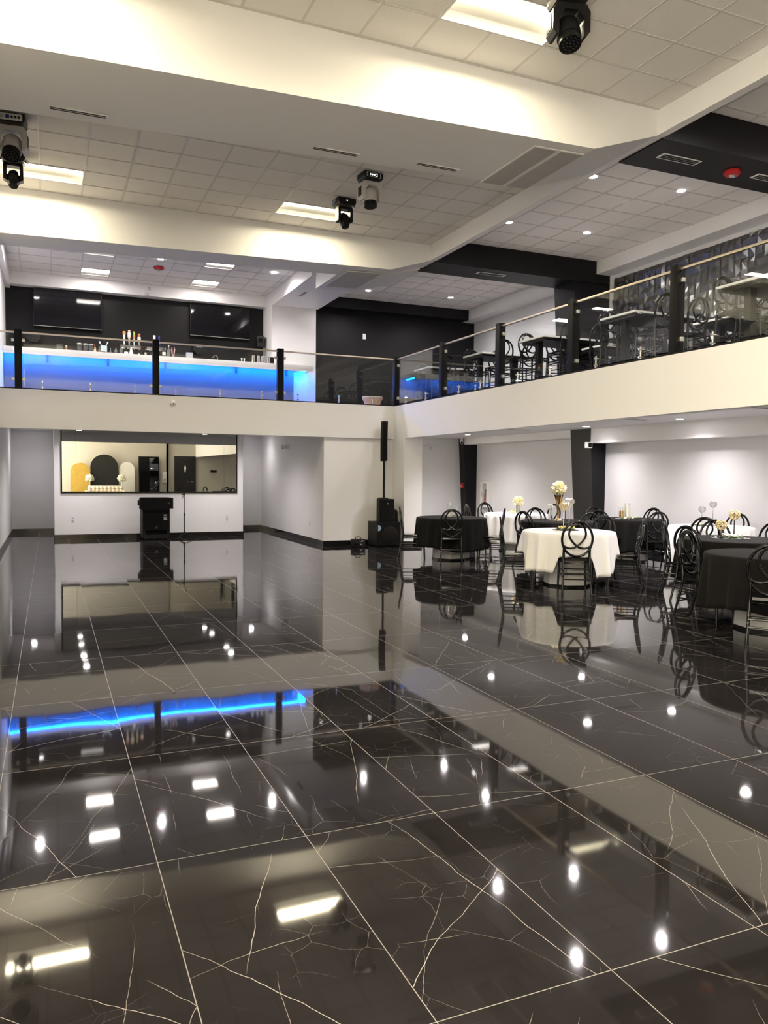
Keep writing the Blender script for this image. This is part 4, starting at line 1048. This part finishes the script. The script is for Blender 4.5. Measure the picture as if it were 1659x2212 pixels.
# ------------------------------------------------------------------ mirror on the far wall
t = thing('wall_mirror', 'wide black framed three panel mirror on the far wall', 'mirror', (2.24, 19.12, 1.07), 0)
f = MB()
for a in ((-2.0, -.03, -.02, 2.0, 0, .01), (-2.0, -.03, .01, -1.975, 0, 1.455), (1.975, -.03, .01, 2.0, 0, 1.455), (-2.0, -.03, 1.455, 2.0, 0, 1.48)): f.box(*a)
f.out('frame', BLACK_MET, t, 0)
for x0, x1, an in ((-1.975, -1.68, .0015), (-1.677, 1.677, 0), (1.68, 1.975, -.0015)):
    M = Matrix.Translation(((x0+x1)/2, -.012, 0)) @ Matrix.Rotation(an, 4, 'Z')
    MB().box(-(x1-x0)/2, -.006, .01, (x1-x0)/2, .006, 1.455, 0, M).out('mirror_panel', MIRROR, t, 0)

# ------------------------------------------------------------------ sound equipment
def badge(parent, x, y, z, r, name='badge'):
    b = MB(); M = Matrix.Translation((x, y, z)) @ Matrix.Rotation(PI/2, 4, 'X')
    b.lathe([(r, 0), (r, .004), (r*.8, .004), (r*.8, 0)], n=20, M=M)
    for k in range(3):
        a = PI/2+k*2*PI/3
        b.tube([Vector((x, y-.003, z)), Vector((x+math.cos(a)*r*.75, y-.003, z+math.sin(a)*r*.75))], r*.11, 5)
    b.out(name, CHROME, parent, 0)
t = thing('subwoofer', 'black subwoofer box standing before the mirror wall', 'speaker', (2.235, 18.42, 0), 0)
f = MB(); w, h, d = .30, .70, .52
f.box(-w, 0, .03, -w+.02, d, h).box(w-.02, 0, .03, w, d, h).box(-w, 0, h-.02, w, d, h).box(-w, 0, .03, w, d, .05).box(-w, d-.02, .03, w, d, h)
f.box(-w, .012, .03, w, .035, .12).box(-w, .012, .22, w, .035, h).box(-w, .012, .12, -w+.07, .035, .22).box(w-.07, .012, .12, w, .035, .22)
f.out('cabinet', SPK, t, 0)
MB().box(-w+.015, .004, .215, w-.015, .013, h-.015).out('grille', GRILLE, t, 0)
MB().box(-w+.07, .2, .12, w-.07, .21, .22).out('port', DARKSLOT, t, 0)
for sx in (-1, 1):
    for yy in (.06, d-.06): MB().cyl((sx*(w-.06), yy, 0), (sx*(w-.06), yy, .031), .025, .025, 12).out('foot', RUBBER, t)
MB().box(-w-.004, .12, .42, -w+.001, .26, .50).out('handle', DARKSLOT, t, 0)
badge(t, 0, .004, .275, .03)
st = MB(); st.box(.155, .0015, .44, .245, .0045, .58); st.out('sticker', mat('dark_blue_sticker', (.02, .025, .07), .4), t, 0)
mk = MB()
mk.box(.165, -.001, .555, .235, .002, .572)
for i in range(3):
    for j in range(2): mk.box(.165+i*.026, -.001, .51+j*.022-.02, .183+i*.026, .002, .522+j*.022-.02)
mk.box(.162, -.001, .462, .238, .002, .476).box(.18, -.001, .448, .222, .002, .454)
mk.out('sticker_print', WHITE_PL, t, 0)
t = thing('loudspeaker', 'black loudspeaker lying sideways on the subwoofer', 'speaker', (2.235, 18.40, .70), 0)
MB().prism([(-.375, .0), (-.36, -.02), (.36, -.02), (.375, 0), (.30, .36), (-.30, .36)], .012, .262, 'z').out('cabinet', SPK, t, 20)
MB().box(-.345, -.028, .025, .345, -.018, .25).out('grille', GRILLE, t, 0)
MB().box(-.392, .06, .08, -.34, .22, .20, .006).out('handle', BLACK_PL, t)
for sx in (-.28, .28):
    for yy in (.04, .3): MB().cyl((sx, yy, 0), (sx, yy, .014), .02, .02, 10).out('foot', RUBBER, t)
badge(t, .27, -.028, .135, .022)
t = thing('microphone_stand', 'black tripod microphone stand before the mirror', 'microphone stand', (2.89, 18.62, 0), 0)
MB().tube([(0, 0, .10), (0, 0, .55)], .012, 10).tube([(0, 0, .55), (0, 0, 1.03)], .009, 10).out('pole', BLACK_MET, t)
MB().cyl((0, 0, .09), (0, 0, .17), .024, .02, 12).out('hub', BLACK_PL, t)
for a in (-.3, 1.9, 4.0): MB().tube([(.015*math.cos(a), .015*math.sin(a), .12), (.30*math.cos(a), .30*math.sin(a), .012)], .0085, 8).ball((.30*math.cos(a), .30*math.sin(a), .012), .014, seg=8, rings=6).out('leg', BLACK_MET, t)
MB().cyl((0, 0, .52), (0, 0, .60), .018, .018, 12).out('clutch', BLACK_PL, t)
MB().ball((0, 0, 1.04), .026, (1, 1, 1.2)).cyl((-.01, 0, 1.04), (-.055, 0, 1.02), .012, .018, 8).out('boom_knob', BLACK_PL, t)
MB().tube([(-.05, -.01, .93), (0, 0, 1.04), (.07, .02, 1.30)], .0065, 8).out('boom', BLACK_MET, t)
MB().cyl((.07, .02, 1.29), (.09, .015, 1.33), .014, .012, 10).out('mic_clip', BLACK_PL, t)

t = thing('subwoofer', 'wide black subwoofer on the floor in the corner', 'speaker', (6.66, 15.32, 0), 0)
w, h, d = .27, .525, .50
f = MB(); f.prism([(-w, 0), (w, 0), (w, d), (-w, d)], .02, h, 'z'); f.out('cabinet', SPK, t, 0)
MB().box(-w+.012, -.014, .035, w-.012, .001, h-.012).out('grille', GRILLE, t, 0)
M = Matrix.Translation((.03, -.0145, .25)) @ Matrix.Rotation(PI/2, 4, 'X')
MB().lathe([(.19, 0), (.185, .003), (.07, .0015), (.06, .004), (0, .005)], n=32, M=M, caps=False).out('woofer', mat('dark_cone', (.010, .009, .0085), .6, spec=.12), t)
hp = [(-w+.02, .47-.005)] + [(-w+.02+.075*math.sin(PI*k/14), .40+.065*math.cos(PI*k/14)) for k in range(15)]
MB().prism(hp[1:], -.0175, -.0145, 'y').out('sticker', mat('pale_blue_sticker', (.30, .42, .55), .4), t, 0)
MB().box(-w-.003, .12, .40, -w+.001, .20, .44).out('handle', DARKSLOT, t, 0)
badge(t, .03, -.0145, .055, .012)
for sx in (-1, 1):
    for yy in (.05, d-.05): MB().cyl((sx*(w-.05), yy, 0), (sx*(w-.05), yy, .021), .022, .022, 10).out('foot', RUBBER, t)
t = thing('column_speaker', 'black column loudspeaker on a pole rising from its bass box', 'speaker', (6.66, 15.40, .525), 0)
bx = [(-.17, .02), (.17, .02), (.17, .18), (.10, .36), (-.10, .36), (-.17, .18)]
MB().prism(bx, .005, .49, 'z').prism([(-.10, .10), (.06, .10), (.04, .34), (-.08, .34)], .49, .515, 'z').out('bass_cabinet', SPK, t, 20)
MB().box(-.155, .005, .02, .155, .021, .475).out('grille', GRILLE, t, 0)
MB().box(-.174, .14, .30, -.168, .175, .35).out('handle', DARKSLOT, t, 0)
text('badge', 'EV', .045, Matrix.Translation((.02, .003, .39)) @ FACE_CAM, GREY_PL, t, .001)
MB().tube([(0, .2, .50), (0, .2, 1.32)], .024, 14).out('pole', BLACK_MET, t)
MB().prism([(.155, 1.32), (.27, 1.30), (.275, 1.72), (.255, 2.16), (.145, 2.16), (.165, 1.72)], -.058, .058, 'x').out('column_array', GRILLE, t, 20)
t = thing('equipment_case', 'small black padded case leaning beside the bass box', 'case', (6.86, 15.47, .525), 0)
MB().prism([(-.02, 0), (.075, 0), (.075, .20), (.05, .255), (-.02, .255)], .0, .20, 'y').out('body', BLACK_PL, t, 20); MB().tube(catmull([(.0, .1, .255), (.02, .1, .29), (.05, .1, .255)], 4), .006, 6).out('handle', RUBBER, t)
t = thing('haze_machine', 'small black effect machine on the floor beside the wide subwoofer', 'effect machine', (6.0, 15.42, 0), .08)
MB().box(-.13, -.09, .02, .13, .09, .17, .008).out('body', SPK, t); MB().cyl((-.08, -.09, .08), (-.08, -.13, .08), .035, .03, 16).out('nozzle', BLACK_MET, t)
MB().tube(catmull([(-.06, 0, .165), (-.05, 0, .21), (.05, 0, .21), (.06, 0, .165)], 4), .009, 6).out('handle', BLACK_PL, t)
text('lettering', 'adka', .042, Matrix.Translation((.06, -.0915, .135)) @ FACE_CAM, WHITE_PL, t)
MB().prism([(.01, .045), (.03, .085), (.05, .045)], -.0925, -.0895, 'y').out('warning_mark', GREY_PL, t, 0)
for sx in (-.1, .1):
    for yy in (-.07, .07): MB().cyl((sx, yy, 0), (sx, yy, .021), .014, .014, 8).out('foot', RUBBER, t)

# ------------------------------------------------------------------ moving head lights
def moving_head(x, y, kind, label, rz=0.0, tilt=0.0, shell=None, s=1.0, ports=False):
    t = thing('moving_head_light', label, 'stage light', (x, y, 5.87), rz, 'moving head stage lights')
    t.scale = (s, s, s)
    sh = shell or HEADG
    b = MB(); b.prism([(-.15, -.02), (.15, -.02), (.15, -.085), (.13, -.12), (-.13, -.12), (-.15, -.085)], -.12, .12, 'y'); bs = b.out('base', BLACK_PL, t, 20)
    MB().box(-.06, -.03, -.02, -.03, .03, 0).box(.03, -.03, -.02, .06, .03, 0).out('clamp', BLACK_MET, t, 0)
    if ports:
        pn = MB().box(-.125, -.126, -.100, .125, -.119, -.030, .003).out('socket_panel', WHITE_PL, t)
        MB().box(-.045, -.135, -.085, -.005, -.124, -.048, .004).out('power_socket', H_NAVY, pn)
        MB().box(-.100, -.133, -.085, -.062, -.124, -.048, .004).out('power_socket', GREY_PL, pn)
        for px_ in (.02, .055, .09): MB().cyl((px_, -.125, -.066), (px_, -.134, -.066), .013, .013, 12).out('data_socket', BLACK_PL, pn)
    else: pn = MB().box(-.115, -.126, -.098, .115, -.119, -.032, .003).out('display_panel', GREY_PL if kind == 'wash' else BLACK_PL, t)
    if not ports: MB().box(-.095, -.129, -.092, .095, -.125, -.040).out('screen', SCREEN, pn, 0)
    ic = MB()
    if kind == 'wash':
        ic.box(-.06, -.1305, -.078, -.052, -.1285, -.052)
        ic.prism([(-.04, -.065), (-.027, -.052), (-.014, -.065), (-.027, -.078)], -.1305, -.1285, 'y')
        ic.box(-.004, -.1305, -.078, .008, -.1285, -.054)
        for a in ((.018, -.083, .05, -.078), (.018, -.053, .05, -.048), (.018, -.083, .023, -.048), (.045, -.083, .05, -.048)): ic.box(a[0], -.1305, a[1], a[2], -.1285, a[3])
    else:
        ic.box(-.02, -.1305, -.072, .0, -.1285, -.058)
    if ports: ic.b.free()
    else: ic.out('icon', E_ICON, pn, 0)
    y0 = .10
    if kind == 'wash':
        outer = [(-.165, -.36), (-.165, -.20), (-.13, -.14), (.13, -.14), (.165, -.20), (.165, -.36), (.135, -.40), (.11, -.40), (.11, -.26), (.06, -.19), (-.06, -.19), (-.11, -.26), (-.11, -.40), (-.135, -.40)]
        MB().prism(outer, -.085, .085, 'y').out('yoke', sh, t, 20)
        for sx in (-1, 1): MB().box(sx*.166-.004, -.05, -.35, sx*.166+.004, .05, -.22, .003).out('yoke_cover', BLACK_PL, t)
        M = Matrix.Translation((0, 0, -.335)) @ Matrix.Rotation(tilt, 4, 'X')
        MB().lathe([(0, .13), (.06, .125), (.095, .08), (.103, .03), (.103, -.08), (0, -.08)], n=26, M=M, caps=False).out('head', sh, t, 50)
        b = MB(); b.lathe([(.094, -.075), (.096, -.145), (.09, -.148), (.086, -.135), (0, -.135)], n=26, M=M, caps=False); ln = b.out('lens_ring', BLACK_PL, t, 40)
        b = MB()
        pts = [(0, 0)] + [(.033*math.cos(k*PI/3), .033*math.sin(k*PI/3)) for k in range(6)] + [(.064*math.cos(k*PI/6+.26), .064*math.sin(k*PI/6+.26)) for k in range(12)]
        for px_, py_ in pts: b.ball(M @ Vector((px_, py_, -.137)), .0155, (1, 1, .55), 10, 6)
        b.out('lens_cell', BLACK_GLOSS, ln, 60)
    else:
        for sx in (-1, 1):
            MB().prism([(sx*.125, -.36), (sx*.125, -.16), (sx*.08, -.14), (sx*.08, -.38)], -.06, .06, 'y').out('yoke_arm', BLACK_PL, t, 20)
            MB().cyl((sx*.15, 0, -.06), (sx*.19, 0, -.10), .028, .022, 12).out('knob', CHROME, t)
        MB().box(-.12, -.06, -.18, .12, .06, -.135).out('yoke', BLACK_PL, t, 0)
        M = Matrix.Translation((0, 0, -.335)) @ Matrix.Rotation(tilt, 4, 'X')
        MB().lathe([(0, .11), (.05, .105), (.078, .06), (.082, -.07), (.06, -.13), (0, -.135)], n=8, M=M, caps=False).out('head', BLACK_PL, t, 20)
        MB().lathe([(.05, .107), (.079, .062), (.083, .03), (.086, .03), (.082, .066), (.052, .112)], n=8, M=M).out('head_cowl', CHROME, t, 20)
    return t
moving_head(4.29, 10.66, 'wash', 'grey moving head with lit display hanging mid hall, the nearer of a pair', .08, -.10)
moving_head(4.31, 11.80, 'beam', 'black moving head hanging mid hall before the troffer light, farther of a pair', .1, -.45)
moving_head(-.38, 10.78, 'wash', 'grey moving head with a honeycomb lens hanging by the left wall', -.1, -.45, None, 1.1, True)
moving_head(-.41, 12.05, 'beam', 'black moving head hanging by the left wall before the troffer light', 0, -.45)
moving_head(4.31, 6.0, 'wash', 'black moving head with a honeycomb lens in the nearest ceiling bay', -.25, -.40, BLACK_PL, 1.05)

# ------------------------------------------------------------------ entrance wall behind the viewer (seen in the mirror)
def arch_board(x, y, w, h, m, label, sx=.03, waist=0.0):
    t = thing('backdrop_arch', label, 'backdrop', (x, y, 0), 0, 'arched backdrops')
    n = 24; p = [(-w/2+waist, .02), ] + [(-w/2*math.cos(PI*k/n)*1.0, h-w/2+w/2*math.sin(PI*k/n)) for k in range(n+1)] + [(w/2-waist, .02)]
    MB().prism(p, -sx, sx, 'y').out('panel', m, t, 30)
    MB().box(-w*.35, -.18, 0, -w*.35+.04, .18, .03).box(w*.35-.04, -.18, 0, w*.35, .18, .03).out('foot', BLACK_MET, t, 0)
arch_board(1.42, -2.62, .82, 1.95, mat('gold_satin', (.46, .30, .06), .4, noise=.2, scale=6, bump=.3, bscale=7), 'gold satin arched backdrop board by the entrance wall')
arch_board(2.50, -2.72, 1.30, 2.38, mat('black_satin', (.010, .010, .010), .5, noise=.2), 'tall black arched backdrop board by the entrance wall', .03, .05)
arch_board(3.56, -2.78, .74, 2.02, mat('white_satin', (.76, .74, .70), .5, noise=.02), 'white arched backdrop board by the entrance wall')
t = thing('tufted_sofa', 'cream tufted sofa before the arched backdrops', 'sofa', (2.5, -1.72, 0), 0)
SOFA = mat('cream_leather', (.72, .64, .54), .4, noise=.05, bump=.25, bscale=10)
MB().box(-.8, -.3, .16, .8, .38, .44, .05).out('seat', SOFA, t)
b = MB()
for i in range(9):
    for j in range(3): b.ball((-.72+i*.18, -.30, .50+j*.125), .10, (1, .7, .8), 10, 7)
b.box(-.8, -.42, .16, .8, -.30, .86, .05); b.out('backrest', SOFA, t)
for s in (-1, 1):
    MB().box(s*.86-.09, -.40, .16, s*.86+.09, .38, .62, .06).out('armrest', SOFA, t)
    for yy in (-.3, .3): MB().cyl((s*.8, yy, 0), (s*.8, yy, .17), .02, .03, 10).out('leg', GOLD, t)
for x, lab in ((1.80, 'white blossom pedestal beside the gold backdrop'), (3.28, 'white blossom pedestal beside the white backdrop')):
    t = thing('flower_stand', lab, 'flowers', (x, -2.34, 0), 0, 'white blossom pedestals')
    MB().lathe([(0, 0), (.12, 0), (.12, .02), (.03, .04), (.03, 1.05), (0, 1.05)], n=16, caps=False).out('stand', WHITE_PL, t); flower_ball(t, (0, 0, 1.2), .22, PETAL_W, 130, int(x*9))
t = thing('leaning_mirror', 'tall black framed mirror leaning at the entrance wall', 'mirror', (4.62, -2.55, 0), 0)
t.rotation_euler = (.10, 0, 0)
MB().box(-.50, -.03, 0.0, .50, .0, 2.32).out('frame', BLACK_MET, t, 0)
MB().box(.02, .0, .06, .45, .006, 2.26).out('mirror_panel', MIRROR, t, 0); MB().box(-.46, .0, .06, .0, .006, 2.26).out('dark_panel', SCREEN, t, 0)
o = struct(MB().box(5.91, YF-.1, 0, 6.99, YF-.05, 2.36).out('door_1', mat('black_door_paint', (.012, .011, .012), .4), smooth=0))
h = MB().cyl((6.85, YF-.05, 1.05), (6.85, YF+.02, 1.05), .02, .02, 10).tube([(6.85, YF+.02, 1.05), (6.72, YF+.02, 1.05)], .012, 8).out('door_handle', STEEL); h.parent = o
t = thing('restroom_sign', 'white person symbol on the black door', 'sign', (6.45, YF-.045, 1.70), PI)
MB().ball((0, 0, .16), .035, (1, .3, 1)).prism([(-.05, .115), (.05, .115), (.045, -.02), (.03, -.02), (.025, -.16), (-.025, -.16), (-.03, -.02), (-.045, -.02)], -.006, .006, 'y').out('symbol', WHITE_PL, t)
t = thing('wall_dispenser', 'white wall dispenser beside the leaning mirror', 'dispenser', (5.40, YF, 1.0), PI)
MB().box(-.10, -.12, 0, .10, 0, .55, .02).out('body', WHITE_PL, t); MB().box(-.05, -.125, .08, .05, -.118, .2).out('opening', GREY_PL, t, 0)
t = thing('exit_sign', 'black plate sign on the wall near the entrance door', 'sign', (7.92, YF-.1, 1.6), PI)
MB().box(-.16, -.03, -.06, .16, 0, .06, .005).out('plate', BLACK_PL, t)
